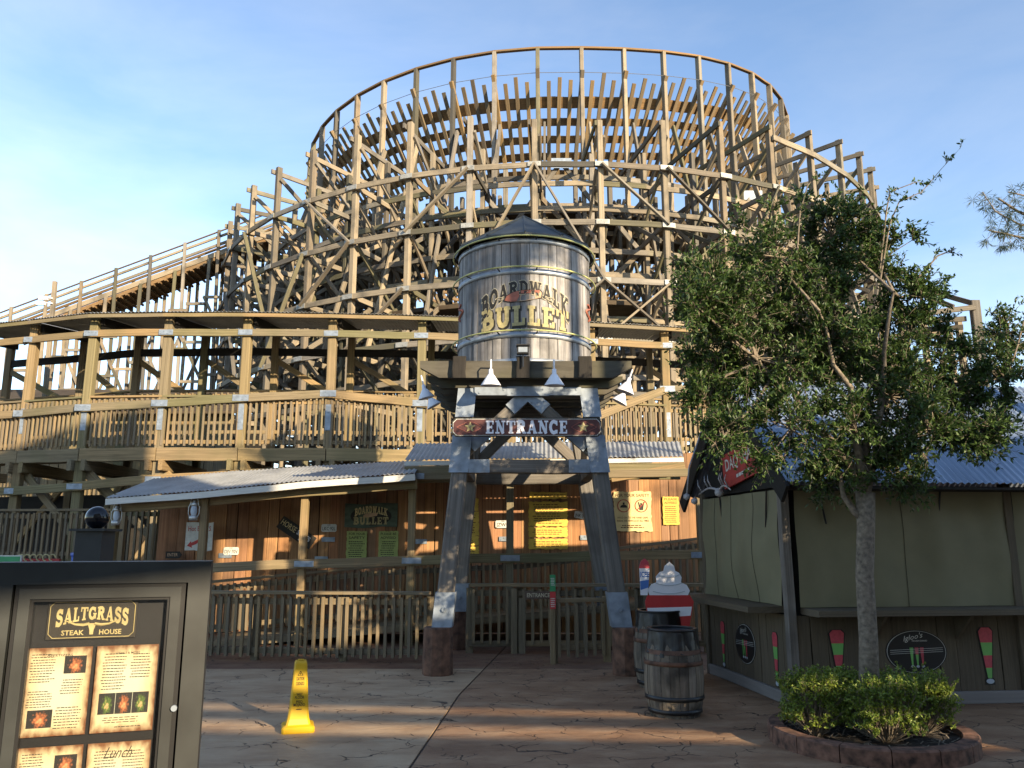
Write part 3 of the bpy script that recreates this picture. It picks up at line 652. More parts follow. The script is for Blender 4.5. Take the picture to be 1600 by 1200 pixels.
# ------------------------------------------------------------------ porch: plank wall, posts, roofs
YW = 16.2; YP = 14.5
pw = T('plank_wall', 'rust-brown vertical plank wall of the queue house hung with notices and plates', 'wall', (1, YW, 0))
x = XY(247, YW, 2); xe = XY(1100, YW, 2); i = 0
while x < xe:
    wd = random.uniform(.16, .23); y = YW + random.uniform(-.008, .008)
    beam(pw, 'plank', (x + wd / 2, y, 0.05), (x + wd / 2, y, 3.0 + .055 * max(0, x + wd / 2 + 6.2)), wd - .008, .03, 'wall', up=Y1); x += wd
for z in (.4, 2.6): beam(pw, 'batten', (XY(247, YW, 2), YW + .06, z), (xe, YW + .06, z), .05, .12, 'dark')
m_ = MB(); m_.box(((XY(247, YW, 2) + xe) / 2, YW + .12, 1.5), (xe - XY(247, YW, 2), .04, 2.95)); m_.build('backing', 'dark', pw)
for (px, py) in ((352, 868), (513, 843), (502, 873), (657, 846), (790, 842), (917, 840)):
    q = P(px, py, YW - .03); plate(pw, q, X1, Z1, -Y1, .26, .09)
pr = T('queue_porch', 'timber porch with sloping corrugated tin roofs over the ramp', 'porch', (-2, 15, 0))
pts = [(165, 778, 14.6), (315, 767, 14.2), (475, 751, 14.0), (648, 739, 13.9)]
top = [(240, 748), (372, 736), (510, 727), (660, 719)]
E_ = [P(*q) for q in pts]; U_ = [P(a, b, 16.35) for a, b in top]
for i in range(3):
    corrugated(pr, 'roof_sheet', E_[i], E_[i + 1], U_[i + 1], U_[i], 'tin', sheet=.9, amp=.013, pitch=.085)
    beam(pr, 'eave_trim', E_[i] - Z1 * .07 + Y1 * .03, E_[i + 1] - Z1 * .07 + Y1 * .03, .03, .11, 'tinedge', ext=.01)
    beam(pr, 'header', E_[i] + Vector((0, .35, -.16)), E_[i + 1] + Vector((0, .35, -.16)), .09, .18, 'walk')
e2 = [P(632, 719, 14.55), P(850, 716, 14.55), P(1068, 713, 14.55)]; u2 = [P(650, 693, 16.3), P(850, 691, 16.3), P(1062, 690, 16.3)]
for i in range(2):
    corrugated(pr, 'roof_sheet', e2[i], e2[i + 1], u2[i + 1], u2[i], 'tin', sheet=.9, amp=.013, pitch=.085)
    beam(pr, 'eave_trim', e2[i] - Z1 * .06 + Y1 * .03, e2[i + 1] - Z1 * .06 + Y1 * .03, .03, .08, 'tinedge', ext=.01)
    beam(pr, 'header', e2[i] + Vector((0, .04, -.17)), e2[i + 1] + Vector((0, .04, -.17)), .05, .12, 'walk')
    beam(pr, 'header', e2[i] + Vector((0, .4, -.3)), e2[i + 1] + Vector((0, .4, -.3)), .09, .18, 'walk')
beam(pr, 'cross_rail', P(645, 744, YP - .12), P(1095, 738, YP - .12), .07, .14, 'walk')
plate(pr, P(648, 744, YP - .17), X1, Z1, -Y1, .34, .1)
beam(pr, 'cross_rail', P(955, 748, YP - .1), P(1070, 728, YP - .1), .06, .12, 'walk')
rl = [(318, 888), (475, 881), (643, 876), (797, 872), (945, 869), (1095, 867)]
for i, (px, py) in enumerate(rl):
    x = XY(px, YP, 2); zt_ = (E_[1].z, E_[2].z, E_[3].z, e2[0].z, e2[1].z, e2[2].z)[i] - .12
    beam(pr, 'post', (x, YP, 0), (x, YP, zt_), .13, .13, 'walk')
    if i: plate(pr, P(px, py, YP - .122), X1, Z1, -Y1, .34, .1)
    if i < 5: beam(pr, 'hand_rail', P(px, py, YP - .09), P(*rl[i + 1], YP - .09), .05, .16, 'walk', ext=.01)
x = XY(182, 15, 2); beam(pr, 'post', (x, 14.9, 0), (x, 14.9, P(182, 772, 14.9).z), .14, .14, 'walk')
# ramp railing behind the handrail
rp_ = T('ramp_railing', 'slatted ramp railing rising to the right between the porch and the plank wall', 'railing', (0, 15.3, 0))
ys = 15.3
for (a, b) in (((331, 909), (600, 884)), ((600, 884), (815, 874)), ((815, 874), (1097, 841))):
    A, B = P(*a, ys), P(*b, ys)
    rail_run(rp_, (A.x, ys, 0), (B.x, ys, 0), A.z - .95, B.z - .95, .95, 'fence', 'fence', sp=.125)
# ramp deck
m_ = MB(); A, B = P(331, 909, ys), P(1097, 841, ys)
m_.add([(A.x, YP, A.z - 1.0), (B.x, YP, B.z - 1.0), (B.x, YW - .05, B.z - 1.0), (A.x, YW - .05, A.z - 1.0), (A.x, YP, A.z - 1.12), (B.x, YP, B.z - 1.12), (B.x, YW - .05, B.z - 1.12), (A.x, YW - .05, A.z - 1.12)], [(0, 1, 2, 3), (7, 6, 5, 4), (0, 4, 5, 1), (3, 2, 6, 7), (0, 3, 7, 4), (1, 5, 6, 2)])
m_.build('ramp_deck', 'fence', rp_)

# ------------------------------------------------------------------ front fence
ff = T('queue_fence', 'low grey slatted timber fence along the plaza, left of the tower legs', 'fence', (-3.5, 12.8, 0))
fp = [(262, 12.95), (401, 12.8), (538, 12.65), (672, 12.55)]
fz = .98
FN = [Vector((XY(px, Y, .5), Y, 0)) for px, Y in fp]
for i, q in enumerate(FN):
    beam(ff, 'post', q + Vector((0, .0, 0)), q + Z1 * (fz - .03), .11, .11, 'fence', up=Y1)
    if i < 3: rail_run(ff, q - Y1 * .07, FN[i + 1] - Y1 * .07, .02, .02, fz, 'fence', 'fence', sp=.118, hang=.08, toprail=(.2, .045))
gf = T('gate_fence', 'grey slatted timber fence behind the tower legs at the ride entrance', 'fence', (1.5, 13.6, 0))
gp = [(734, 13.6), (812, 13.6), (905, 13.6), (1000, 13.6), (1105, 13.6)]
GN = [Vector((XY(px, Y, .5), Y, 0)) for px, Y in gp]
for i, q in enumerate(GN):
    beam(gf, 'post', q, q + Z1 * 1.02, .12, .12, 'fence', up=Y1)
    if i < 4: rail_run(gf, q - Y1 * .08, GN[i + 1] - Y1 * .08, .02, .02, 1.05, 'fence', 'fence', sp=.125, hang=.0, toprail=(.2, .05))
q = G(809, 1021); dp = T('gate_post', 'pair of short weathered posts holding the small entrance board', 'post', q)
beam(dp, 'post', q - X1 * .06, q + Vector((-.06, 0, 1.02)), .1, .1, 'fence', up=Y1); beam(dp, 'post', q + Vector((.07, .02, 0)), q + Vector((.07, .02, .86)), .11, .11, 'fence', up=Y1)
# swing gate in front
a_, b_ = G(866, 1036), G(949, 1034)
sw = T('swing_gate', 'small slatted timber swing gate standing ajar beside the right tower leg', 'gate', a_)
for q in (a_, b_): beam(sw, 'post', q, q + Z1 * .95, .11, .11, 'fence', up=Y1)
rail_run(sw, a_ - Y1 * .03, b_ - Y1 * .03, .1, .1, .8, 'fence', 'fence', sp=.13, hang=.13, toprail=(.09, .06))
hs = T('height_stick', 'grey post topped with a green and red height-check sign', 'sign', a_ + Vector((-.02, -.12, 0)))
q = a_ + Vector((-.02, -.12, 0)); beam(hs, 'post', q, q + Z1 * 1.25, .07, .06, 'fence', up=Y1)
zt_ = P(861, 898, q.y).z; m_ = MB(); m_.box(q + Vector((-.0, -.04, zt_ - .12)), (.085, .012, .24)); m_.build('green_panel', 'green', hs)
m_ = MB(); m_.box(q + Vector((-.0, -.04, zt_ - .37)), (.085, .012, .25)); m_.build('red_panel', 'red', hs)
m_ = MB(); print_lines(m_, q + Vector((0, -.0475, zt_ - .1)), X1, Z1, .07, .12, 5, .5, 3); print_lines(m_, q + Vector((0, -.0475, zt_ - .4)), X1, Z1, .07, .14, 5, .5, 4); m_.build('lettering', 'plate', hs)
q = P(841, 930, 12.4)
eb = T('entrance_board', 'small brown wooden board reading ENTRANCE on the gate posts', 'sign', q)
beam(eb, 'board', q - X1 * .2, q + X1 * .2, .03, .11, 'brownsign'); m_ = MB(); put_text(m_, 'ENTRANCE', q + Vector((0, -.0185, -.002)), X1, Z1, .085, .34, .01); m_.build('lettering', 'cream', eb)

# ------------------------------------------------------------------ water tower
TX, TY = 0.0, 12.75
tb = T('water_tower', 'old timber water tower with a stave tank on splayed legs over the entrance', 'water tower', (P(832, 1020, TY).x, TY, 0))
fl, fr = G(685, 1038), G(978, 1033); yf_, yr_ = 11.4, 14.05
legs_b = [Vector((XY(685, yf_, .7), yf_, .0)), Vector((XY(979, yf_, .7), yf_, 0)), Vector((XY(711, yr_, .7), yr_, 0)), Vector((XY(957, yr_, .7), yr_, 0))]
ZPL = ZY(610, 11.75)                        # underside of the platform
tcx = XY(819, TY, 5)
legs_t = [Vector((XY(731, 11.75, ZPL), 11.75, ZPL)), Vector((XY(918, 11.75, ZPL), 11.75, ZPL)), Vector((XY(731, 11.75, ZPL) + .06, 13.7, ZPL)), Vector((XY(918, 11.75, ZPL) - .06, 13.7, ZPL))]
PH = .62
for i in range(4):
    b0, t0 = legs_b[i], legs_t[i]; d = t0 - b0
    m_ = MB(); m_.lathe([(0, 0), (.205, 0), (.21, .02), (.2, PH - .02), (.19, PH), (0, PH)], (b0.x, b0.y, 0), 10); m_.build('pier', 'rust', tb)
    s0 = b0 + d * (PH / d.z); lo_ = b0 + d * ((PH + .05) / d.z)
    beam(tb, 'leg', lo_, t0, .23, .23, 'tower', up=Y1)
    sh1 = b0 + d * ((PH + .46) / d.z)
    m_ = MB(); ax = d.normalized()
    for (off, sz) in ((Vector((0, -.135, 0)), (.275, .012)), (Vector((-.135, 0, 0)), (.012, .25)), (Vector((.135, 0, 0)), (.012, .25))):
        u = X1; c0, c1 = s0 + off, sh1 + off
        hx, hy = sz[0] / 2, sz[1] / 2
        m_.add([c0 + Vector((sx * hx, sy * hy, 0)) for sx, sy in ((-1, -1), (1, -1), (1, 1), (-1, 1))] + [c1 + Vector((sx * hx, sy * hy, 0)) for sx, sy in ((-1, -1), (1, -1), (1, 1), (-1, 1))], [(0, 1, 2, 3), (4, 5, 6, 7), (0, 1, 5, 4), (1, 2, 6, 5), (2, 3, 7, 6), (3, 0, 4, 7)])
    q = s0.lerp(sh1, .5) + Vector((0, -.145, 0)); m_.tube([q, q - Y1 * .03], .03, 6); m_.build('leg_shoe', 'steel', tb)
def onleg(i, z): return legs_b[i] + (legs_t[i] - legs_b[i]) * (z / (legs_t[i].z))
zc = ZY(729, 11.6); zc2 = ZY(748, 13.8)
for (i, j, yo) in ((0, 1, -.02), (2, 3, 0)):
    A, B = onleg(i, zc if i == 0 else zc2), onleg(j, zc if i == 0 else zc2)
    beam(tb, 'tie_beam', A + Y1 * yo, B + Y1 * yo, .2, .19, 'tower', ext=-.2)
    ap = (legs_t[i] + legs_t[j]) / 2 - Z1 * .06
    for c in (i, j):
        e = onleg(c, zc + .16); beam(tb, 'a_brace', e + (ap - e).normalized() * .1, ap, .17, .17, 'tower', up=Y1, ext=.02)
for (i, j) in ((0, 2), (1, 3)):
    beam(tb, 'tie_beam', onleg(i, zc + .02), onleg(j, zc + .02), .17, .17, 'tower', ext=-.2)
    for (e, f) in ((onleg(i, zc + .15), legs_t[j]), (onleg(j, zc + .15), legs_t[i])): beam(tb, 'side_brace', e, f, .1, .15, 'tower', ext=-.4)
fy = -.137
def lplate(c, u, v, wd, ht, name='corner_plate', bolts=2): return plate(tb, c, u, v, -Y1, wd, ht, .01, bolts, 'steel', name)
for c, s in ((0, 1), (1, -1)):
    q = onleg(c, zc); ax = (legs_t[c] - legs_b[c]).normalized(); side = X1
    lplate(onleg(c, zc + .18) + Y1 * fy, X1, ax, .28, .55); lplate(q + Vector((s * .29, fy + .0, 0)), X1, Z1, .30, .19)
    e = onleg(c, zc + .16); ap = (legs_t[0] + legs_t[1]) / 2 - Z1 * .06; dr = (ap - e).normalized()
    lplate(e + dr * .36 + Vector((0, -.098, 0)), Vector((-dr.z, 0, dr.x)), dr, .2, .34)
    lplate(ap - dr * .2 + Vector((0, -.1 - .003 * c, .0)), Vector((-dr.z, 0, dr.x)), dr, .19, .32)
    lplate(onleg(c, ZPL - .2) + Y1 * fy, X1, ax, .27, .46); lplate(legs_t[c] + Vector((s * .36, fy - .03, -.045)), X1, Z1, .5, .12)
lplate((legs_t[0] + legs_t[1]) / 2 + Vector((0, fy - .034, -.045)), X1, Z1, .62, .14, bolts=2)
beam(tb, 'head_beam', legs_t[0] + Vector((-.1, -.04, -.04)), legs_t[1] + Vector((.1, -.04, -.04)), .2, .16, 'tower')
beam(tb, 'head_beam', legs_t[2] + Vector((-.1, 0, -.04)), legs_t[3] + Vector((.1, 0, -.04)), .2, .16, 'tower')
# platform beams with cut ends
def cutbeam(x0, x1, y, z, wy, wz, mat, cut=.28):
    m_ = MB(); pts_ = [(x0, z + wz / 2), (x0, z + wz * .1), (x0 + cut, z - wz / 2), (x1 - cut, z - wz / 2), (x1, z + wz * .1), (x1, z + wz / 2)]
    m_.poly([Vector((a, y - wy / 2, b)) for a, b in pts_], -Y1, wy); return m_.build('platform_beam', mat, tb)
ZP = ZPL + .04
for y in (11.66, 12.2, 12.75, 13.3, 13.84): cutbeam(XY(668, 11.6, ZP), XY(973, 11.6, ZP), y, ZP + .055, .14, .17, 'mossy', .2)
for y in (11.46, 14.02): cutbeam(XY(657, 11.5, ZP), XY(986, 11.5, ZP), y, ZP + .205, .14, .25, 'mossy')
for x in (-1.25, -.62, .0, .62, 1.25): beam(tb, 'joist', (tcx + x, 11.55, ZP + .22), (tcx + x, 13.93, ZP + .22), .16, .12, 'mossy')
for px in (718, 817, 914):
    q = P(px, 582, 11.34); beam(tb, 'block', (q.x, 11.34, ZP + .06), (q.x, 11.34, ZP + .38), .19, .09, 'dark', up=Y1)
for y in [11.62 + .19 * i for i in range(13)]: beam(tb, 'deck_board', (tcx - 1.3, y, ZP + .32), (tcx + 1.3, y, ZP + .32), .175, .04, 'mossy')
# tank
TR = 1.075; Z0 = ZP + .345; Z1_ = ZY(371, TY - TR)
ns = 46
for i in range(ns):
    a0_, a1_ = 2 * math.pi * (i + .03) / ns, 2 * math.pi * (i + .97) / ns; rr = TR + random.uniform(-.006, .006); m_ = MB()
    zt_ = Z1_ + random.uniform(-.01, .01); vs_ = []
    for z in (Z0, zt_):
        for (a, r_) in ((a0_, rr), ((a0_ + a1_) / 2, rr + .003), (a1_, rr), (a1_, rr - .05), (a0_, rr - .05)): vs_.append((tcx + r_ * math.cos(a), TY + r_ * math.sin(a), z))
    m_.add(vs_, [(0, 1, 6, 5), (1, 2, 7, 6), (2, 3, 8, 7), (3, 4, 9, 8), (4, 0, 5, 9), (0, 4, 3, 2, 1), (5, 6, 7, 8, 9)])
    m_.build('stave', 'stave', tb)
m_ = MB(); m_.lathe([(0, Z0 + .02), (TR - .06, Z0 + .02), (TR - .06, Z1_ - .02), (0, Z1_ - .02)], (tcx, TY, 0), 32); m_.build('liner', 'dark', tb)
hz = [ZY(371, TY - TR) - .05, ZY(424, TY - TR), ZY(523, TY - TR), Z0 + .05]
for i, z in enumerate(hz):
    m_ = MB(); m_.lathe([(TR + .012, -.04), (TR + .022, -.04), (TR + .022, .04), (TR + .012, .04)], (tcx, TY, z), 48, True); m_.build('hoop', 'hoop', tb, True)
    if i < 3:
        pts_ = [(tcx + (TR + .10) * math.cos(2 * math.pi * j / 48), TY + (TR + .10) * math.sin(2 * math.pi * j / 48), z + .05) for j in range(49)]
        m_ = MB(); m_.tube(pts_, .013, 6, False); pp = m_.build('ring_pipe', 'pipe', tb, True)
        m_ = MB()
        for j in range(12):
            a = 2 * math.pi * (j + .3) / 12; c_, s_ = math.cos(a), math.sin(a)
            m_.tube([(tcx + (TR + .015) * c_, TY + (TR + .015) * s_, z + .02), (tcx + (TR + .1) * c_, TY + (TR + .1) * s_, z + .035)], .012, 5)
        m_.build('bracket', 'black', pp)
ap_z = ZY(338, TY) ; re = TR + .1
m_ = MB(); nr = 12
m_.lathe([(re, Z1_ + .01), (re + .005, Z1_ + .05), (.05, ap_z - .03), (0, ap_z)], (tcx, TY, 0), nr); rf = m_.build('roof', 'roofdark', tb)
for j in range(nr):
    a = 2 * math.pi * j / nr; m_ = MB(); m_.tube([(tcx + re * math.cos(a), TY + re * math.sin(a), Z1_ + .06), (tcx, TY, ap_z + .0)], .016, 5); m_.build('roof_seam', 'roofdark', rf)
# painted lettering on the tank
def tank(px_u, z, lift): # px_u: angle across the front, radians
    r_ = TR + .009 + lift; return Vector((tcx + r_ * math.sin(px_u), TY - r_ * math.cos(px_u), z))
za, zb = ZY(478, TY - TR), ZY(508, TY - TR); hspan = .64
def archfn(x, y, lf):
    t = (x - .5) * 2; ang = t * .66
    mid = ZY(449, TY - TR) - .25 * t * t; hgt = .20 + .17 * t * t
    return tank(ang, mid + (y - .5) * hgt - .06 * t * t, lf)
def bulletfn(x, y, lf):
    t = (x - .5) * 2; return tank(t * .66, ZY(497, TY - TR) + (y - .5) * .31 + .05 * (1 - abs(t)) * (1 if y < .5 else .8), lf)
em = T('tank_lettering', 'faded painted BOARDWALK BULLET emblem on the tank front', 'lettering', (tcx, TY - TR - .01, Z0))
m_ = MB(); slab_text(m_, 'BOARDWALK', archfn, .24, .15, .05, .001); m_.build('outline', 'cream', em, fix=False)
m_ = MB(); slab_text(m_, 'BOARDWALK', archfn, .24, .15, .0, .004); m_.build('top_line', 'ink', em, fix=False)
m_ = MB(); slab_text(m_, 'BULLET', lambda x, y, l: bulletfn(x + .008, y - .07, l), .26, .16, .05, .001); m_.build('shadow', 'ink', em, fix=False)
m_ = MB(); slab_text(m_, 'BULLET', bulletfn, .26, .16, .0, .0045); m_.build('bottom_line', 'gold', em, fix=False)
zc_ = ZY(463, TY - TR)
def emb(mb, pts, lf):
    k = len(pts); mb.add([tank(a, zc_ + b, lf) for a, b in pts], [tuple(range(k))])
bl = [(-.29, -.06), (-.2, -.085), (.0, -.075), (.22, -.02), (.235, .06), (.2, .10), (.0, .095), (-.17, .065), (-.26, .01)]
m_ = MB(); emb(m_, [(a * 1.07, b * 1.12) for a, b in bl], .0075); m_.build('bullet_edge', 'ink', em, fix=False)
m_ = MB(); emb(m_, bl, .009); m_.build('bullet', 'peach', em, fix=False)
m_ = MB(); emb(m_, [(-.29, -.06), (-.2, -.085), (-.12, -.08), (-.08, .0), (-.09, .082), (-.17, .065), (-.26, .01)], .0105); emb(m_, [(-.06, .04), (.21, .06), (.2, .10), (.0, .095), (-.06, .088)], .0105); m_.build('bullet_nose', 'redpaint', em, fix=False)
for s in (-1, 1):
    m_ = MB(); m_.tube([tank(s * (.36 + .07 * math.cos(t_ * .5) * (1 - t_ / 16)), zc_ - .03 + .035 * math.sin(t_ * .5) * (1 - t_ / 16), .004) for t_ in range(13)], .007, 4); m_.build('scroll', 'cream', em)
# side emblems, only their edges show
for s in (-1, 1):
    m_ = MB()
    m_.tube([tank(s * (1.22 + .1 * math.sin(t_ * .7)), ZY(470, TY - TR) - .02 * t_ + .15, .004) for t_ in range(14)], .02, 4); m_.build('side_scroll', 'redpaint', em)
# entrance sign
q0, q1 = P(706, 668, 11.25), P(940, 667, 11.25); zc_ = (q0.z + q1.z) / 2; hw = (q1.x - q0.x) / 2; xm = (q0.x + q1.x) / 2; hh = .135; ys_ = 11.25
es = T('entrance_sign', 'long maroon ENTRANCE sign with gold stars hung across the tower legs', 'sign', (xm, ys_, zc_))
def oct_(hw, hh, c): return [(-hw + c, -hh), (hw - c, -hh), (hw, -hh + c), (hw, hh - c), (hw - c, hh), (-hw + c, hh), (-hw, hh - c), (-hw, -hh + c)]
for nm, mt, sc_, y in (('backboard', 'ink', 1.0, 0), ('border', 'plate', .985, -.004), ('face', 'maroon', .978, -.008)):
    m_ = MB(); g_ = (1 - sc_) * hw; m_.poly([Vector((xm + a, ys_ + y, zc_ + b)) for a, b in oct_(hw - g_, hh - g_, .05)], -Y1, .03); m_.build(nm, mt, es)
m_ = MB(); slab_text(m_, 'ENTRANCE', lambda x, y, l: Vector((xm + (x - .5) * 1.16, ys_ - .0105 - l, zc_ + (y - .5) * .185)), .27, .13); m_.build('lettering', 'white', es, fix=False)
for s in (-1, 1):
    c_ = Vector((xm + s * hw * .755, ys_ - .011, zc_)); pts_ = []
    for j in range(10):
        r_ = .085 if j % 2 == 0 else .036; a = math.pi / 2 + j * math.pi / 5; pts_.append(c_ + Vector((r_ * math.cos(a), -.001, r_ * math.sin(a))))
    m_ = MB(); m_.add(pts_ + [c_ - Y1 * .012], [(j, (j + 1) % 10, 10) for j in range(10)]); m_.build('star', 'gold', es, fix=False)
    for k_ in (-1, 1):
        m_ = MB(); m_.tube([c_ + Vector((s * (-.17 + .36 * t_ / 14), .0, k_ * .075 * math.sin(math.pi * t_ / 14) * (1 if t_ < 10 else .8))) for t_ in range(15)], .0045, 4); m_.build('flourish', 'pink', es)
# lamps
def lamp(px, py, Y, tilt, label, sc_=1.0):
    q = P(px, py, Y); o = T('barn_lamp', label, 'lamp', q, 'white cone lamps round the tower platform'); ax = Vector((math.sin(tilt), -.05, math.cos(tilt))).normalized()
    def prof(pr_):
        vs_, n = [], 20; u = ax.orthogonal().normalized(); v = ax.cross(u)
        return pr_, u, v
    m_ = MB(); pr_ = [(.145, -.115), (.142, -.105), (.05, .035), (.035, .05), (.03, .12), (.012, .13)]; u = ax.orthogonal().normalized(); v = ax.cross(u); n = 20
    vs_ = [q + ax * z * sc_ + (u * math.cos(2 * math.pi * j / n) + v * math.sin(2 * math.pi * j / n)) * r_ * sc_ for r_, z in pr_ for j in range(n)]
    m_.add(vs_, [(i * n + j, i * n + (j + 1) % n, (i + 1) * n + (j + 1) % n, (i + 1) * n + j) for i in range(len(pr_) - 1) for j in range(n)]); m_.build('shade', 'white', o, True)
    m_ = MB(); m_.tube([q + ax * .12, q + ax * .24, q + ax * .27 + Y1 * .05, q + ax * .2 + Y1 * .22], .011, 6); m_.build('arm', 'white', o)
    m_ = MB(); m_.lathe([(0, -.07), (.03, -.05), (.03, .03), (0, .04)], q, 10); m_.build('bulb', 'plate', o)
lamp(767, 590, 11.15, 0, 'white cone lamp at the front left of the tower platform'); lamp(866, 590, 11.15, 0, 'white cone lamp at the front right of the tower platform')
lamp(664, 612, 12.2, -.25, 'white cone lamp at the left end of the platform, upper of two', .9); lamp(674, 626, 13.2, -.5, 'white cone lamp at the left end of the platform, lower of two', .9)
lamp(980, 602, 12.2, .35, 'white cone lamp at the right end of the platform, upper of two'); lamp(972, 620, 13.2, .5, 'white cone lamp at the right end of the platform, lower of two', .95)
q = P(817, 547, 11.25); fo = T('floodlight', 'small black floodlight in front of the tank foot', 'floodlight', q - Z1 * .2)
m_ = MB(); m_.box(q, (.17, .1, .12)); m_.box(q + Vector((0, -.02, .06)), (.19, .14, .02)); m_.build('housing', 'black', fo)
m_ = MB(); m_.box(q + Vector((0, -.055, -.005)), (.13, .008, .075)); m_.build('lens', 'steel', fo)
m_ = MB(); m_.tube([q - Z1 * .05, q - Z1 * .25], .014, 6); m_.build('stem', 'black', fo)

# ------------------------------------------------------------------ things hung on the plank wall
YS = YW - .05
def ragged(c, wd, ht, seed, n=16, j=.012):
    rn = random.Random(seed); pts_ = []
    for i in range(n): pts_.append((-wd / 2 + wd * i / n, -ht / 2 + rn.uniform(-j, j)))
    for i in range(n): pts_.append((wd / 2 + rn.uniform(-j, j), -ht / 2 + ht * i / n))
    for i in range(n): pts_.append((wd / 2 - wd * i / n, ht / 2 + rn.uniform(-j, j)))
    for i in range(n): pts_.append((-wd / 2 + rn.uniform(-j, j), ht / 2 - ht * i / n))
    return [Vector(c) + Vector((a, 0, b)) for a, b in pts_]
def notice(x0, y0, x1, y1, mat, label, head=(), rows=8, ink='brownink', seed=1, name='notice_board', Y=YS, cat='notice'):
    c = P((x0 + x1) / 2, (y0 + y1) / 2, Y); a = P(x0, y0, Y); b = P(x1, y1, Y); wd, ht = b.x - a.x, a.z - b.z
    o = T(name, label, cat, c); m_ = MB(); m_.poly(ragged(c, wd, ht, seed, j=min(.014, wd * .02)), -Y1, .02); m_.build('board', mat, o)
    m_ = MB(); f_ = c - Y1 * .003; top_ = ht / 2 - .03; hh_ = ht / (rows + len(head) * 2 + 2)
    for i, hline in enumerate(head): put_text(m_, hline, f_ + Z1 * (top_ - hh_ * (1.9 * i + .6)), X1, Z1, hh_ * 1.7, wd * .8, .01)
    t2_ = top_ - hh_ * 1.9 * len(head)
    if rows: print_lines(m_, f_ + Z1 * ((t2_ - ht / 2 + .03) / 2), X1, Z1, wd * .82, t2_ + ht / 2 - .04, rows, .4, seed)
    m_.build('lettering', ink, o, fix=False); return o, c, wd, ht
notice(700, 779, 747, 798, 'parch', 'short yellow rules board at the top behind the left tower legs', (), 3, seed=3)
notice(700, 800, 748, 837, 'parch', 'large yellow parchment rules board behind the left tower legs', (), 8, seed=4)
notice(700, 838, 748, 852, 'parch', 'narrow yellow board, third in the column behind the left tower legs', (), 3, seed=5)
notice(700, 854, 748, 870, 'parch', 'lowest yellow board of the column behind the left tower legs', (), 3, seed=6)
notice(827, 769, 886, 779, 'parch', 'thin yellow board at the top of the column between the tower legs', (), 2, seed=7)
notice(826, 784, 887, 822, 'parch', 'largest yellow parchment rules board, between the tower legs', (), 9, seed=8)
notice(826, 824, 887, 839, 'parch', 'narrow yellow board below the largest one between the tower legs', (), 3, seed=9)
notice(826, 842, 887, 858, 'parch', 'lowest yellow board of the column between the tower legs', (), 3, seed=10)
notice(1035, 776, 1062, 820, 'parch', 'small yellow notice between the safety poster and the kiosk', ('PLEASE', 'ADVISED'), 9, seed=12)
o, c, wd, ht = notice(958, 768, 1019, 830, 'parch2', 'pale FOR YOUR SAFETY poster with two round pictograms', (), 0, seed=11, name='safety_poster', cat='poster')
m_ = MB(); f_ = c - Y1 * .003
put_text(m_, 'FOR YOUR SAFETY', f_ + Z1 * ht * .40, X1, Z1, .085, wd * .9, .012); put_text(m_, 'HOLD ON TO THE HAND GRIPS', f_ - Z1 * ht * .16, X1, Z1, .05, wd * .8, .01); put_text(m_, 'INSIDE THE VEHICLE AT ALL TIMES', f_ - Z1 * ht * .24, X1, Z1, .05, wd * .84, .01)
print_lines(m_, f_ - Z1 * ht * .38, X1, Z1, wd * .75, ht * .1, 2, .5, 2); m_.build('lettering', 'brownink', o, fix=False)
for s in (-1, 1):
    pc = f_ + Vector((s * wd * .23, -.001, ht * .14)); r_ = ht * .155
    m_ = MB(); m_.tube([pc + Vector((r_ * math.cos(a * math.pi / 12), 0, r_ * math.sin(a * math.pi / 12))) for a in range(25)], .008, 5, False)
    if s > 0: m_.tube([pc + Vector((-r_ * .7, 0, -r_ * .7)), pc + Vector((r_ * .7, 0, r_ * .7))], .008, 5)
    m_.build('ring', 'redink', o)
    m_ = MB()
    if s < 0: m_.poly([pc + Vector((r_ * .62 * math.cos(a * math.pi / 8), 0, -r_ * .3 + r_ * .5 * math.sin(a * math.pi / 8))) for a in range(9)], -Y1, .002); m_.box(pc + Z1 * r_ * .38, (r_ * .3, .002, r_ * .34))
    else:
        m_.poly([pc + Vector((a * r_, 0, b * r_)) for a, b in ((-.3, -.7), (.3, -.7), (.42, .1), (.52, .6), (.36, .62), (.22, .1), (-.22, .1), (-.36, .62), (-.52, .6), (-.42, .1))], -Y1, .002); m_.box(pc + Z1 * r_ * .3, (r_ * .28, .003, r_ * .3))
    m_.build('pictogram', 'ink', o)
# green ride board with two notices
c = P(580, 805, YS); a = P(541, 786, YS); b = P(622, 823, YS); gw, gh = b.x - a.x, a.z - b.z
gb = T('ride_board', 'dull green board with the BOARDWALK BULLET emblem on the plank wall', 'sign', c)
beam(gb, 'board', c - X1 * gw / 2, c + X1 * gw / 2, .03, gh, 'greenboard')
def gfn(sx, z0, h0, curve):
    return lambda x, y, l: c + Vector(((x - .5) * sx, -.02 - l, z0 + (y - .5) * (h0 + .5 * curve * abs(x - .5)) - curve * ((x - .5) * 2) ** 2))
m_ = MB(); m_.poly([c + Vector((.46 * gw * .85 * math.cos(t_ * math.pi / 10), -.0165, -.02 + gh * .40 * math.sin(t_ * math.pi / 10))) for t_ in range(20)], -Y1, .003); m_.build('emblem_ground', 'ink', gb)
m_ = MB(); slab_text(m_, 'BOARDWALK', gfn(gw * .62, .11, .13, .06), .26, .16); m_.build('top_line', 'parch2', gb, fix=False)
m_ = MB(); slab_text(m_, 'BULLET', gfn(gw * .66, -.11, .14, .0), .28, .16); m_.build('bottom_line', 'gold', gb, fix=False)
m_ = MB(); m_.poly([c + Vector((a_ * .55, -.0205, b_ * .5 + .0)) for a_, b_ in bl], -Y1, .002); m_.build('bullet', 'peach', gb)
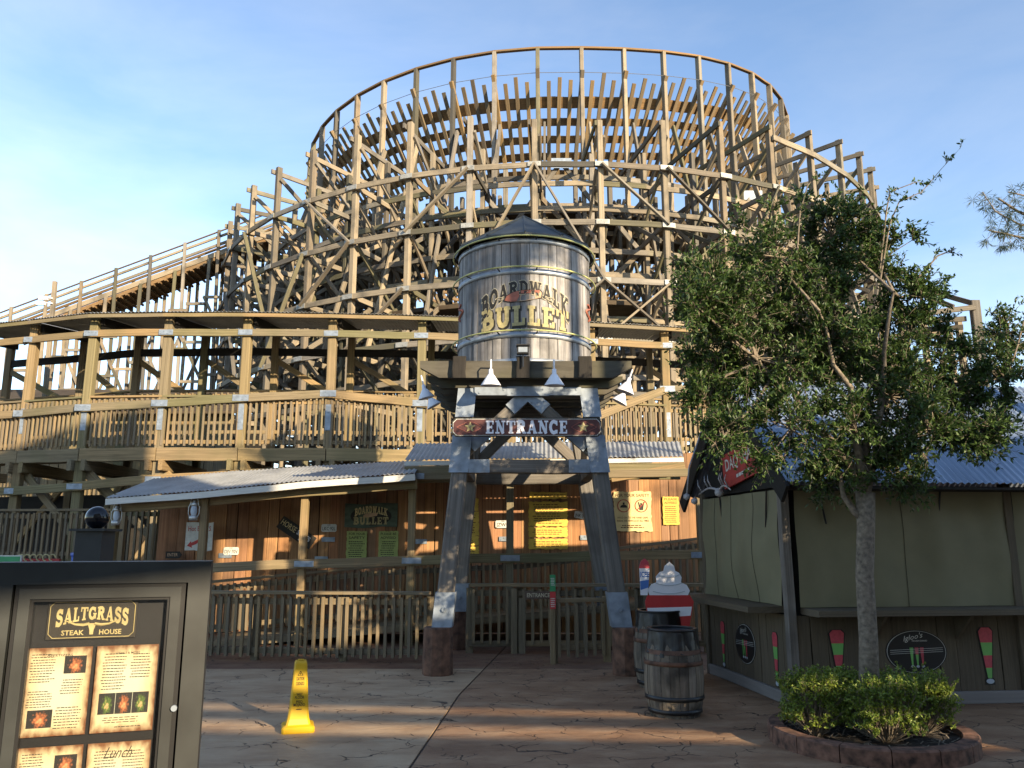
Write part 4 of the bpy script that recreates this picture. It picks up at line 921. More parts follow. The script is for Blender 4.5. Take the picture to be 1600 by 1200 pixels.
notice(542, 830, 572, 874, 'greenp', 'yellow-green safety notice under the green board, left of two', ('FOR YOUR', 'SAFETY'), 8, 'ink', 21)
notice(592, 830, 621, 874, 'greenp', 'yellow-green advisory notice under the green board, right of two', ('PLEASE BE', 'ADVISED'), 8, 'ink', 22)
# horse shoe sign
c = P(463, 832, YS - .02); u = Vector((math.cos(R(33)), 0, -math.sin(R(33)))); v = Vector((math.sin(R(33)), 0, math.cos(R(33))))
hsn = T('horseshoe_sign', 'tilted black HORSE SHOES sign behind a porch post', 'sign', c)
m_ = MB(); m_.poly([c + u * a_ + v * b_ for a_, b_ in ((-.4, -.13), (.4, -.13), (.4, .13), (-.4, .13))], -Y1, .02); m_.build('board', 'ink', hsn)
m_ = MB(); put_text(m_, 'HORSE', c - u * .2 + v * .02 - Y1 * .003, u, v, .16, .34, .008); m_.build('lettering', 'parch2', hsn, fix=False)
m_ = MB(); put_text(m_, 'SHOES', c + u * .16 + v * .02 - Y1 * .003, u, v, .13, .3, .02); print_lines(m_, c + u * .2 - v * .085 - Y1 * .003, u, v, .2, .04, 1, .7, 7); m_.build('white_lettering', 'white', hsn, fix=False)
def licence(px, py, txt, label, rot=0.0, wd=.30):
    c = P(px, py, YS); u = Vector((math.cos(R(rot)), 0, -math.sin(R(rot)))); v = Vector((math.sin(R(rot)), 0, math.cos(R(rot)))); o = T('licence_plate', label, 'plate', c, 'old licence plates on the plank wall')
    m_ = MB(); m_.poly([c + u * a_ + v * b_ for a_, b_ in oct_(wd / 2, wd / 4, .02)], -Y1, .008); m_.build('plate', 'plate', o)
    m_ = MB(); put_text(m_, txt, c - v * .015 - Y1 * .003, u, v, wd * .33, wd * .86, .008); print_lines(m_, c + v * wd * .19 - Y1 * .003, u, v, wd * .3, wd * .06, 1, .6, 6); m_.build('lettering', 'ink', o, fix=False)
licence(361, 861, 'DJV·70V', 'white licence plate reading DJV 70V on the plank wall'); licence(514, 825, 'LKC·92L', 'white licence plate reading LKC 92L right of the tilted sign')
licence(908, 805, 'JNK·340', 'tilted white licence plate reading JNK 340', 8, .27); licence(786, 819, 'JZW·2', 'licence plate half hidden by the middle porch post')
# white sign with the red arrow, ENTER board, lanterns, red lamp hood
a = P(292, 816, YS - .5); b = P(331, 860, YS - .5); c = (a + b) / 2; wd, ht = b.x - a.x, a.z - b.z
ws = T('arrow_sign', 'white board with red lettering and a red arrow behind the left porch post', 'sign', c)
beam(ws, 'board', c - X1 * wd / 2, c + X1 * wd / 2, .02, ht, 'plate')
m_ = MB(); put_text(m_, 'Hot BA    S', c + Vector((0, -.014, ht * .26)), X1, Z1, .13, wd * .84, .01); f_ = c + Vector((-.08, -.014, -.12))
m_.add([f_ + Vector((q_[0], 0, q_[1])) for q_ in ((-.14, -.06), (-.07, .03), (-.06, .0), (.05, .05), (.11, .11), (.11, .03), (.03, -.03), (-.05, -.06), (-.03, -.1))], [(0, 1, 2, 7, 8), (2, 3, 6, 7), (3, 4, 5, 6)]); m_.build('lettering', 'redink', ws, fix=False)
c = P(271, 867, 15.9); en = T('enter_board', 'small black arrow-shaped board reading ENTER', 'sign', c)
m_ = MB(); m_.poly([c + Vector(q_) for q_ in ((-.15, 0, -.065), (.11, 0, -.065), (.16, 0, 0), (.11, 0, .065), (-.15, 0, .065))], -Y1, .02); m_.build('board', 'ink', en)
m_ = MB(); put_text(m_, 'ENTER', c + Vector((-.02, -.003, 0)), X1, Z1, .085, .2, .008); m_.build('lettering', 'peach', en, fix=False)
def lantern(px, py, Y, label):
    c = P(px, py, Y); o = T('lantern', label, 'lantern', c - Z1 * .17, 'tin lanterns on the porch')
    m_ = MB(); m_.lathe([(0, -.17), (.075, -.17), (.08, -.10), (.05, -.085), (.045, -.08)], c, 14); m_.lathe([(.045, .08), (.055, .09), (.05, .13), (.03, .15), (.03, .18), (0, .185)], c, 14); m_.build('tank_and_cap', 'lantern', o, True)
    m_ = MB(); m_.lathe([(.04, -.085), (.058, -.02), (.055, .03), (.042, .085)], c, 14); m_.build('globe', 'paleblue', o, True)
    for s in (-1, 1):
        m_ = MB(); m_.tube([c + Vector((s * .06, 0, -.13)), c + Vector((s * .095, 0, -.05)), c + Vector((s * .095, 0, .07)), c + Vector((s * .05, 0, .14))], .009, 6); m_.build('side_tube', 'lantern', o)
    m_ = MB(); m_.tube([c + Vector((-.09, 0, .06)), c + Vector((-.05, 0, .22)), c + Vector((.05, 0, .22)), c + Vector((.09, 0, .06))], .005, 5); m_.build('bail', 'lantern', o)
lantern(303, 798, 14.35, 'tin lantern hanging left of the second porch post'); lantern(182, 806, 14.75, 'tin lantern hanging on the leftmost porch post')
c = P(622, 763, 15.2); rh = T('red_lamp', 'red lamp hood hanging under the porch roof', 'lamp', c)
m_ = MB(); m_.lathe([(.13, -.03), (.125, .0), (.09, .06), (.03, .085), (0, .09)], c, 16); m_.build('hood', 'red', rh, True)
m_ = MB(); m_.lathe([(.165, -.035), (.13, -.025)], c, 16); m_.build('rim', 'black', rh); m_ = MB(); m_.tube([c + Z1 * .08, c + Z1 * .4], .008, 5); m_.build('cord', 'black', rh)

# ------------------------------------------------------------------ caution cone
c = G(465, 1141); cn = T('caution_cone', 'yellow four-sided wet floor caution cone on the grey paving', 'cone', c)
rz = Matrix.Rotation(R(-14), 3, 'Z'); rot = Matrix.Rotation(R(16), 3, 'Z'); HT = .635
prof = [(.148, 0), (.15, .012), (.15, .045), (.142, .055), (.112, .07), (.098, .12), (.089, .2), (.058, HT - .02), (.05, HT), (.0, HT)]
def cpt(hx, hy, z): return c + rot @ Vector((hx, hy, z))
m_ = MB(); vs_ = []
for h, z in prof:
    b_ = min(h * .2, .018)
    vs_ += [cpt(x_, y_, z) for x_, y_ in ((-h + b_, -h), (h - b_, -h), (h, -h + b_), (h, h - b_), (h - b_, h), (-h + b_, h), (-h, h - b_), (-h, -h + b_))]
m_.add(vs_, [(i * 8 + j, i * 8 + (j + 1) % 8, (i + 1) * 8 + (j + 1) % 8, (i + 1) * 8 + j) for i in range(len(prof) - 1) for j in range(8)]); m_.build('body', 'yellow', cn)
m_ = MB()
for x_ in (-.02, .02): m_.box(cpt(x_, -.045, HT - .05), (.006, .02, .09), rot)
m_.lathe([(.018, HT), (.03, HT + .004), (.03, HT + .01), (.018, HT + .012)], c, 10, True); m_.build('grip', 'yellow', cn)
for face, nm in ((0, 'lettering'), (1, 'side_lettering')):
    ro = rot @ Matrix.Rotation(R(-90 * face), 3, 'Z'); m_ = MB()
    def cface(x_, z): 
        h = .089 + (.058 - .089) * (z - .2) / (HT - .22); return c + ro @ Vector((x_, -h - .0025, z))
    sl_ = (cface(0, .5) - cface(0, .3)).normalized(); ux = ro @ X1
    for t_, z, s_, wd in (('CAUTION', .475, .045, .074), ('CUIDADO', .432, .045, .074), ('WET', .335, .036, .056), ('FLOOR', .308, .036, .084), ('PISO', .27, .036, .058), ('MOJADO', .243, .036, .105)): put_text(m_, t_, cface(0, z), ux, sl_, s_, wd, .012)
    for a_, b_ in (((-.024, .505), (.024, .505)), ((.024, .505), (0, .545)), ((0, .545), (-.024, .505))): m_.tube([cface(*a_), cface(*b_)], .0022, 4)
    m_.tube([cface(0, .512), cface(0, .53)], .003, 4); m_.tube([cface(-.025, .205), cface(.025, .205)], .005, 4); m_.build(nm, 'ink', cn, fix=False)

# ------------------------------------------------------------------ bin barrels
def barrel(c, sc_, label, seed):
    rn = random.Random(seed); o = T('bin_barrel', label, 'barrel', c, 'barrel litter bins by the kiosk')
    H = .72 * sc_; n = 20
    def br(z): t_ = z / H * 2 - 1; return (.31 - .055 * t_ * t_) * sc_
    for i in range(n):
        a0_, a1_ = 2 * math.pi * (i + .02) / n, 2 * math.pi * (i + .98) / n; m_ = MB(); vs_ = []; rr = rn.uniform(-.003, .003)
        for j in range(7):
            z = H * j / 6
            for a_ in (a0_, (a0_ + a1_) / 2, a1_): vs_.append(Vector((c.x + (br(z) + rr) * math.cos(a_), c.y + (br(z) + rr) * math.sin(a_), z)))
        m_.add(vs_, [(j * 3 + k_, j * 3 + k_ + 1, j * 3 + k_ + 4, j * 3 + k_ + 3) for j in range(6) for k_ in range(2)]); m_.build('stave', 'barrel', o)
    for z in (.06, .19, .53, .64):
        z *= sc_; m_ = MB(); m_.lathe([(br(z - .025) + .004, z - .022 * sc_), (br(z) + .009, z - .022 * sc_), (br(z) + .009, z + .022 * sc_), (br(z) + .003, z + .022 * sc_)], c, 32); m_.build('hoop', 'rust' if z > .3 else 'black', o, True)
    # bag folded over the rim
    m_ = MB(); nn_ = 60; prof_ = []
    rows = 7; vs_ = []
    for j in range(rows):
        f = j / (rows - 1)
        for i in range(nn_):
            a_ = 2 * math.pi * i / nn_; wr = .012 * math.sin(a_ * 9 + seed) + .008 * math.sin(a_ * 17 + 2 * seed + f * 3) + rn.uniform(-.005, .005)
            z = H - .11 * sc_ + .225 * sc_ * f + (.02 * math.sin(a_ * 5 + seed) if j == 0 else 0); r_ = (br(H) + .022 - .02 * f) + wr * (1.2 - .8 * f)
            vs_.append((c.x + r_ * math.cos(a_), c.y + r_ * math.sin(a_), z))
    for (r_, z) in ((br(H) - .0, H + .135 * sc_), (br(H) - .03, H + .125 * sc_), (br(H) - .05, H - .15)):
        vs_ += [(c.x + r_ * math.cos(2 * math.pi * i / nn_), c.y + r_ * math.sin(2 * math.pi * i / nn_), z) for i in range(nn_)]
    rows += 3; m_.add(vs_, [(j * nn_ + i, j * nn_ + (i + 1) % nn_, (j + 1) * nn_ + (i + 1) % nn_, (j + 1) * nn_ + i) for j in range(rows - 1) for i in range(nn_)]); m_.add([(c.x + .2 * math.cos(a_), c.y + .2 * math.sin(a_), H - .15) for a_ in [2 * math.pi * i / 12 for i in range(12)]], [tuple(range(12))])
    m_.build('bin_bag', 'bagblack', o, True)
    m_ = MB(); m_.lathe([(br(H) - .03, H + .125 * sc_), (br(H) + .012, H + .125 * sc_), (br(H) + .014, H + .145 * sc_), (br(H) - .03, H + .145 * sc_)], c, 40, True); m_.build('rim', 'bagblack', o, True)
barrel(G(1055, 1116), 1.0, 'weathered oak barrel bin with a black bag, nearest the camera', 3); barrel(G(1033, 1072), 1.06, 'second barrel bin, mostly hidden behind the nearest barrel', 8)

# ------------------------------------------------------------------ plain standee behind the barrels
Y = 10.35; c = P(1042, 1000, Y); sdn = T('standee', 'red and white cut-out advertising board with a slush cup, behind the barrels', 'sign', (c.x, Y, 0))
def sp_(px, py, y=0): return P(px, py, Y + y)
m_ = MB(); m_.poly([sp_(*q_) for q_ in ((1012, 930), (1078, 930), (1084, 940), (1074, 1000), (1018, 1000), (1008, 940))], -Y1, .02); m_.build('red_panel', 'red', sdn)
m_ = MB(); m_.poly([sp_(a_, b_, .004) for a_, b_ in [(1016, 932), (1012, 922), (1018, 913), (1026, 910), (1025, 901), (1031, 894), (1037, 892), (1039, 884), (1046, 878), (1053, 884), (1055, 892), (1061, 895), (1065, 902), (1064, 910), (1073, 914), (1078, 923), (1074, 932)]], -Y1, .02); m_.build('white_swirl', 'white', sdn)
m_ = MB(); m_.poly([sp_(a_, b_, -.003) for a_, b_ in [(1011, 950), (1081, 948), (1079, 962), (1014, 966)]], -Y1, .003); m_.build('stripe', 'white', sdn)
m_ = MB()
for k_ in range(3): m_.tube([sp_(1020 + 4 * k_ + (50 - 8 * k_) * t_ / 8, 924 - 13 * k_ - 4 * math.sin(math.pi * t_ / 8) * (-1), .001) for t_ in range(9)], .006, 4)
m_.build('swirl_line', 'paleblue', sdn)
m_ = MB(); m_.poly([sp_(a_, b_, -.01) for a_, b_ in [(999, 886), (1015, 886), (1012, 930), (1001, 930)]], -Y1, .012); m_.build('cup', 'white', sdn)
m_ = MB(); m_.poly([sp_(a_, b_, -.012) for a_, b_ in [(998, 888), (1001, 878), (1006, 873), (1008, 873), (1013, 878), (1016, 888)]], -Y1, .012); m_.build('cup_top', 'pinkred', sdn)
m_ = MB(); m_.poly([sp_(a_, b_, -.0125) for a_, b_ in [(1000, 908), (1014, 906), (1013, 918), (1001, 922)]], -Y1, .004); m_.build('cup_band', 'iceblue', sdn)
m_ = MB(); put_text(m_, 'ICEE', sp_(1007, 898, -.0125), X1, Z1, .09, .115, .03); m_.build('cup_lettering', 'iceblue', sdn, fix=False)
m_ = MB()
for s in (-.25, .25): m_.box((c.x + s, Y + .04, .45), (.05, .03, .9))
m_.build('stand', 'black', sdn)

# ------------------------------------------------------------------ drinks kiosk
K0 = G(1245, 1106); ex_ = (G(1600, 1097) - K0); ex_.z = 0; ex_.normalize(); ey_ = Vector((-ex_.y, ex_.x, 0))
ey_ = (G(1104, 1051) - K0); LD = 2.35; ey_.z = 0; ey_.normalize(); ey_ = (ey_ + Vector((-ex_.y, ex_.x, 0))).normalized(); LX = 5.2
ks = T('drinks_kiosk', 'dark brown drinks kiosk with olive canvas sides and a sky-tinted tin roof', 'kiosk', K0)
ZC = P(1245, 955, K0.y).z; ZT_ = P(1240, 760, K0.y).z; nF = -Vector((-ex_.y, ex_.x, 0)); nL = Vector((-ey_.y, ey_.x, 0))
if nL.x > 0: nL = -nL
def kw(a, b): return K0 + ex_ * a + ey_ * b
def kplanks(org, d, n, ln):
    s = 0
    while s < ln - .02:
        wd = min(random.uniform(.17, .22), ln - s); q = org + d * (s + wd / 2) + n * random.uniform(0, .004)
        beam(ks, 'plank', q, q + Z1 * (ZC - .05), wd - .006, .03, 'kiosk', up=n); s += wd
kplanks(K0, ex_, nF, LX); kplanks(K0, ey_, nL, LD)
m_ = MB(); m_.poly([kw(.05, .06), kw(LX, .06), kw(LX, LD), kw(.05, LD)], -Z1, ZT_ + .02); m_.build('core', 'dark', ks)
beam(ks, 'kerb_board', K0 + nF * .04 + Z1 * .07 - ex_ * .03, kw(LX, 0) + nF * .04 + Z1 * .07, .04, .13, 'kbase'); beam(ks, 'kerb_board', K0 + nL * .04 + Z1 * .07, kw(0, LD) + nL * .04 + Z1 * .07, .04, .13, 'kbase')
beam(ks, 'counter', kw(.12, 0) + nF * .2 + Z1 * ZC, kw(LX, 0) + nF * .2 + Z1 * ZC, .42, .07, 'kiosk'); beam(ks, 'counter', kw(0, .1) + nL * .22 + Z1 * (ZC + .01), kw(0, LD + .25) + nL * .22 + Z1 * (ZC + .01), .46, .07, 'kiosk')
for a in (.95, 1.95, 3.3): 
    q = kw(a, 0) + nF * .03; m_ = MB(); m_.poly([q + Z1 * (ZC - .04), q + nF * .3 + Z1 * (ZC - .04), q + Z1 * (ZC - .32)], ex_, .04); m_.build('counter_bracket', 'kiosk', ks)
for q in (K0 + (nF + nL) * .01, kw(2.72, 0) + nF * .01, kw(0, LD) + nL * .01): beam(ks, 'corner_post', q, q + Z1 * (ZT_ + .05), .1, .1, 'tower' if q == K0 + (nF + nL) * .01 else 'kiosk', up=nF)
def curtain(a, b, n, z0, z1, nm, seed, bulge=.05):
    m_ = MB(); nu, nv = 60, 14; vs_ = []; rn = random.Random(seed); ph = [rn.uniform(0, 6) for _ in range(4)]
    for j in range(nv + 1):
        for i in range(nu + 1):
            f, g_ = i / nu, j / nv
            w_ = .016 * math.sin(f * 19 + ph[0] + g_) + .008 * math.sin(f * 41 + ph[1] + 1.5 * g_) * g_ + .010 * math.sin(g_ * 9 + f * 6 + ph[2])
            w_ += bulge * math.sin(math.pi * f) * math.sin(math.pi * min(1, g_ * 1.1)) * .6
            vs_.append(a.lerp(b, f) + n * (.035 + w_) + Z1 * (z0 + (z1 - z0) * g_))
    m_.add(vs_, [(j * (nu + 1) + i, j * (nu + 1) + i + 1, (j + 1) * (nu + 1) + i + 1, (j + 1) * (nu + 1) + i) for j in range(nv) for i in range(nu)]); c_ = m_.build(nm, 'canvas', ks, True, False)
    for f in ((.27, .55, .82) if seed == 3 else (.5,)):
        m_ = MB(); m_.tube([vs_[j * (nu + 1) + int(f * nu)] + n * .004 for j in range(nv + 1)], .0025, 4); m_.build('seam', 'dark', c_)
    for f in (.12, .7):
        q = vs_[nv * (nu + 1) + int(f * nu)] + n * .02; m_ = MB(); m_.tube([q, q - Z1 * .42 + (b - a).normalized() * .07 * (1 if f < .5 else -1)], .011, 5); m_.build('strap', 'black', c_)
curtain(kw(.1, 0), kw(2.67, 0), nF, ZC + .04, ZT_, 'canvas_curtain', 1); curtain(kw(2.78, 0), kw(LX, 0), nF, ZC + .04, ZT_, 'canvas_curtain', 2); curtain(kw(0, .08), kw(0, LD - .02), nL, ZC + .05, ZT_ - .03, 'canvas_curtain', 3, .09)
# roof: ridge along the front, gable to the left
ZEv = P(1400, 752, K0.y - .45).z; OH = .42; RZ = ZEv + 1.45; LR = LD / 2
e0, e1 = kw(-.16, 0) + nF * OH + Z1 * ZEv, kw(LX + .4, 0) + nF * OH + Z1 * ZEv; r0, r1 = kw(-.16, LR) + Z1 * RZ, kw(LX + .4, LR) + Z1 * RZ; b0, b1 = kw(-.16, LD) - nF * OH + Z1 * ZEv, kw(LX + .4, LD) - nF * OH + Z1 * ZEv
corrugated(ks, 'roof_sheet', e0, e1, r1, r0, 'bluetin', sheet=.85, amp=.014, pitch=.085); corrugated(ks, 'roof_sheet', b0, b1, r1, r0, 'bluetin', sheet=.85, amp=.014, pitch=.085)
for (a, b) in ((e0, r0), (b0, r0)): beam(ks, 'barge_board', a - Z1 * .12 - ex_ * .02, b - Z1 * .12 - ex_ * .02, .04, .22, 'dark', ext=.05)
beam(ks, 'soffit', kw(-.05, 0) + nF * .24 + Z1 * (ZEv - .06), kw(LX, 0) + nF * .24 + Z1 * (ZEv - .06), .38, .03, 'dark')
m_ = MB(); gq = -ex_ * .0; m_.poly([kw(-.02, -.05) + Z1 * ZT_, kw(-.02, LD + .05) + Z1 * ZT_, kw(-.02, LR) + Z1 * (RZ - .12)], -ex_, .05); m_.build('gable', 'dark', ks)
# red sign on the gable
c = kw(-.08, LR * .72) + Z1 * (ZT_ + .36); v = Z1; u = -ey_
dq = T('gable_sign', 'red sign with white DAQ lettering on the kiosk gable, partly behind leaves', 'sign', c)
tl_ = R(-8); u2_ = u * math.cos(tl_) - v * math.sin(tl_); v2_ = v * math.cos(tl_) + u * math.sin(tl_)
m_ = MB(); m_.poly([c + u2_ * a_ + v2_ * b_ for a_, b_ in ((-.62, -.22), (.62, -.22), (.62, .22), (-.62, .22))], nL, .03); m_.build('board', 'redsign', dq)
m_ = MB(); put_text(m_, 'DAQ SHACK', c + v2_ * .06 + nL * .004, u2_, v2_, .22, 1.05, .012); print_lines(m_, c - v2_ * .13 + nL * .004, u2_, v2_, .5, .07, 1, .6, 5); m_.build('lettering', 'plate', dq, fix=False)
# antlers over the left curtain
c = kw(-.1, LD * .62) + Z1 * (ZT_ + .02); an = T('antlers', 'bleached antlers mounted above the left canvas curtain', 'antlers', c)
for s in (-1, 1):
    m_ = MB(); pa = [c + ey_ * s * t_ * .09 + Z1 * (.02 + .05 * math.sin(t_ * .6)) + nL * (.05 + .012 * t_) for t_ in range(7)]; m_.tube(pa, [.02 - .002 * i for i in range(7)], 6)
    for i in (2, 3, 5): m_.tube([pa[i], pa[i] + Z1 * .1 + nL * .05, pa[i] + Z1 * .17 + ey_ * s * .03 + nL * .04], [.012, .009, .003], 5)
    m_.build('antler', 'bone', an, True)
m_ = MB(); m_.lathe([(0, -.06), (.05, -.04), (.06, .0), (.04, .05), (0, .06)], c + nL * .05, 10); m_.build('skull_plate', 'bone', an, True)
q = P(1073, 776, 10.9); m_ = MB()
for d_ in ((0, 0), (.1, .06)): m_.lathe([(0, -.05), (.045, -.02), (.045, .02), (0, .05)], q + Vector((d_[0], 0, -d_[1])), 10)
m_.tube([q, q + Vector((.05, 0, .4)), q + Vector((.28, .1, .95))], .012, 5)
fl_ = T('eave_spotlight', 'twin grey spotlights with a cable at the left kiosk eave', 'spotlight', q); m_.build('lamp_heads', 'bone', fl_, True)
# printed drinks and oval signs on the lower wall
def drink(org, n, u, zt, zb, wd, label):
    c = Vector((org.x, org.y, (zt + zb) / 2)) + n * .022; o = T('drink_cutout', label, 'sign', c, 'yard-glass drink cut-outs on the kiosk'); H = zt - zb
    def q(a, f): return c + u * a * wd + Z1 * (H / 2 - f * H)
    bands = [('pinkred', 0, .27), ('lime', .27, .5), ('pinkred', .5, .72), ('lime', .72, .9)]
    def half(f): return .5 * (.55 + .45 * min(1, f / .06)) if f < .08 else .5 - .36 * (f - .08) / .82
    m_ = MB(); m_.poly([q(-half(f) - .09, f - .01) for f in (0, .08, .9)] + [q(-.34, .93), q(-.34, 1.02), q(.34, 1.02), q(.34, .93)] + [q(half(f) + .09, f - .01) for f in (.9, .08, 0)] , n, .012); m_.build('backing', 'ink', o)
    for mt, f0, f1 in bands:
        m_ = MB(); fs_ = [f0 + (f1 - f0) * i / 4 for i in range(5)]; m_.add([q(-half(f), f) + n * .004 for f in fs_] + [q(half(f), f) + n * .004 for f in fs_], [(i, i + 1, i + 6, i + 5) for i in range(4)]); m_.build('drink_band', mt, o, fix=False)
    m_ = MB(); m_.poly([q(.28 * math.cos(t_ * math.pi / 6), .955 - .045 * math.sin(t_ * math.pi / 6)) + n * .005 for t_ in range(12)], n, .003); m_.build('foot_bulb', 'paleblue', o)
def oval(org, n, u, zc_, a_, b_, label):
    c = Vector((org.x, org.y, zc_)) + n * .022; o = T('oval_sign', label, 'sign', c, 'black oval drink signs on the kiosk')
    def el(f, lf): return [c + u * a_ * f * math.cos(t_ * math.pi / 24) + Z1 * b_ * f * math.sin(t_ * math.pi / 24) + n * lf for t_ in range(48)]
    for nm, mt, f, lf in (('board', 'ink', 1.0, 0), ('border', 'plate', .965, .003), ('face', 'black', .945, .006)):
        m_ = MB(); m_.poly(el(f, lf), n, .01); m_.build(nm, mt, o)
    m_ = MB(); put_text(m_, "Igloo's", c + Z1 * b_ * .68 - u * a_ * .08 + n * .008, u + Z1 * .18, Z1 - u * -.25, b_ * .36, a_ * .62, .004); put_text(m_, 'FROZEN DRINKS', c + Z1 * b_ * .5 + u * a_ * .12 + n * .008, u, Z1, b_ * .1, a_ * .5, .01)
    for k_ in range(3): m_.tube([c - u * a_ * .86 + Z1 * (-.02 + .02 * k_) * 1 + n * .008, c + u * a_ * .86 + Z1 * (.02 * k_) + n * .008], .0025, 4)
    m_.build('lettering', 'plate', o, fix=False)
    for k_, mts in ((-1, ('lime', 'lime')), (0, ('pinkred', 'lime')), (1, ('pinkred', 'pinkred'))):
        p0 = c + u * k_ * a_ * .17 + n * .0085
        for i, (z0, z1, w0, w1) in enumerate(((.2, -.12, .06, .045), (-.12, -.62, .045, .022))):
            m_ = MB(); m_.add([p0 - u * a_ * w0 + Z1 * b_ * z0, p0 + u * a_ * w0 + Z1 * b_ * z0, p0 + u * a_ * w1 + Z1 * b_ * z1, p0 - u * a_ * w1 + Z1 * b_ * z1], [(0, 1, 2, 3)]); m_.build('glass_print', mts[i], o, fix=False)
        m_ = MB(); m_.poly([p0 + u * a_ * .055 * math.cos(t_ * math.pi / 5) + Z1 * (-b_ * .66 + b_ * .06 * math.sin(t_ * math.pi / 5)) for t_ in range(10)], n, .001); m_.build('glass_foot', 'paleblue', o)
def onface(px, py, d, n):                  # where that pixel meets the kiosk wall
    r_ = ray(px, py); t_ = (K0 - Vector((0, 0, CAMZ))).dot(n) / r_.dot(n); return Vector((0, 0, CAMZ)) + r_ * t_
for (px, yt, yb, n, u, wd, lb) in ((1131, 971, 1040, nL, -ey_, .13, 'tall layered drink cut-out at the far left of the kiosk'), (1213, 988, 1070, nL, -ey_, .13, 'tall layered drink cut-out left of the kiosk corner'), (1305, 984, 1062, nF, ex_, .17, 'layered drink cut-out behind the planter shrubs'), (1536, 980, 1068, nF, ex_, .17, 'layered drink cut-out at the far right of the kiosk')):
    A, B = onface(px, yt, None, n), onface(px, yb, None, n); drink(A, n, u, A.z, B.z, wd, lb)
A, B, C_ = onface(1430, 1018, None, nF), onface(1382, 1018, None, nF), onface(1430, 984, None, nF); oval(A, nF, ex_, A.z, (A - B).length, C_.z - A.z, 'wide black oval drinks sign behind the tree trunk')
A, B, C_ = onface(1167, 1006, None, nL), onface(1152, 1006, None, nL), onface(1167, 975, None, nL); oval(A, nL, -ey_, A.z, (A - B).length * 1.0, C_.z - A.z, 'black oval drinks sign on the side wall left of the kiosk corner')

# ------------------------------------------------------------------ menu case in the foreground
phi = R(18); mu_ = Vector((math.cos(phi), math.sin(phi), 0)); mn = Vector((math.sin(phi), -math.cos(phi), 0)); MA = P(190, 1090, 2.5)
def bp_(px, py, off=0.0):                  # pixel on the board plane, off metres in front of it
    r_ = ray(px, py); o_ = Vector((0, 0, CAMZ)); t_ = ((MA + mn * off) - o_).dot(mn) / r_.dot(mn); return o_ + r_ * t_
def uv(px, py): q = bp_(px, py) - MA; return q.dot(mu_), q.z
uR, zTop = uv(325, 960)[0], uv(160, 878)[1]; uI = uv(284, 1000)[0]; uL = -uR * 1.02 - .0; 
uIl = uv(14, 1000)[0]; uL = uIl - (uR - uI); zIn = uv(160, 912)[1]; zBot = -.75
def bpt(u, z, off=0.0): return MA + mu_ * u + Z1 * z + mn * off
mc = T('menu_case', 'black metal menu display case with a glass door in the left foreground', 'menu case', bpt((uL + uR) / 2, -MA.z))
def brect(u0, u1, z0, z1, off, th, name, mat, parent=mc, bev=0.0):
    m_ = MB(); m_.poly([bpt(u0, z0, off), bpt(u1, z0, off), bpt(u1, z1, off), bpt(u0, z1, off)], mn, th); return m_.build(name, mat, parent)
brect(uL, uR, zBot, zTop, -.06, .08, 'back_box', 'poly')
fo_ = .012
def frame(u0, u1, z0, z1, w_, off, th, name, mat):
    brect(u0, u0 + w_, z0, z1, off, th, name, mat); brect(u1 - w_, u1, z0, z1, off, th, name, mat); brect(u0 + w_, u1 - w_, z1 - w_, z1, off, th, name, mat); brect(u0 + w_, u1 - w_, z0, z0 + w_, off, th, name, mat)
bw = uR - uI
frame(uL, uR, zBot, zTop, bw - .006, .0, .06, 'case_frame', 'poly')
dW = uv(284, 1000)[0] - uv(268, 1000)[0]
frame(uIl + .0, uI - .0, zBot + bw, zIn, .05, -.008, .03, 'door_frame', 'black')
frame(uIl + .012, uI - .012, zBot + bw + .012, zIn - .012, .03, -.001, .008, 'door_bead', 'poly')
gl = brect(uIl + .05, uI - .05, zBot + bw + .05, zIn - .05, -.012, .003, 'glass_pane', 'glass')
q = bpt(uv(272, 1106)[0], uv(272, 1106)[1], -.002); m_ = MB(); m_.tube([q, q + mn * .012], .009, 10); m_.build('lock', 'steel', mc)
brect(uIl + .04, uI - .04, zBot + bw, zIn - .04, -.045, .008, 'back_panel', 'black')
for s in (uL + .08, uR - .08): brect(s - .04, s + .04, -MA.z, zBot, -.05, .06, 'leg', 'poly')
# header sign inside
h0, h1 = uv(66, 1000), uv(214, 936); zc0, zc1 = uv(140, 1000)[1], uv(140, 939)[1]
mhd = brect(h0[0], h1[0], zc0, zc1, -.036, .008, 'header_board', 'ink'); cu = (h0[0] + h1[0]) / 2; cz = (zc0 + zc1) / 2; hw_, hh_ = (h1[0] - h0[0]) / 2, (zc1 - zc0) / 2
m_ = MB(); pts_ = oct_(hw_ * .95, hh_ * .92, .012); m_.tube([bpt(cu + a, cz + b, -.0345) for a, b in pts_ + pts_[:1]], .0012, 4)
slab_text(m_, 'SALTGRASS', lambda x, y, l: bpt(cu + (x - .5) * hw_ * 1.62, cz + hh_ * (.32 - 1.0 * (x - .5) ** 2) + (y - .5) * hh_ * (.62 + .5 * abs(x - .5)), -.035 + l * .1), .25, .13)
put_text(m_, 'STEAK', bpt(cu - hw_ * .42, cz - hh_ * .68, -.035), mu_, Z1, .02, hw_ * .5, .02); put_text(m_, 'HOUSE', bpt(cu + hw_ * .42, cz - hh_ * .68, -.035), mu_, Z1, .02, hw_ * .5, .02)
for s in (-1, 1):
    m_.tube([bpt(cu + s * hw_ * a, cz + hh_ * b, -.035) for a, b in ((.06, -.22), (.2, -.28), (.38, -.24), (.62, -.02))], [.0045, .0045, .003, .001], 5)
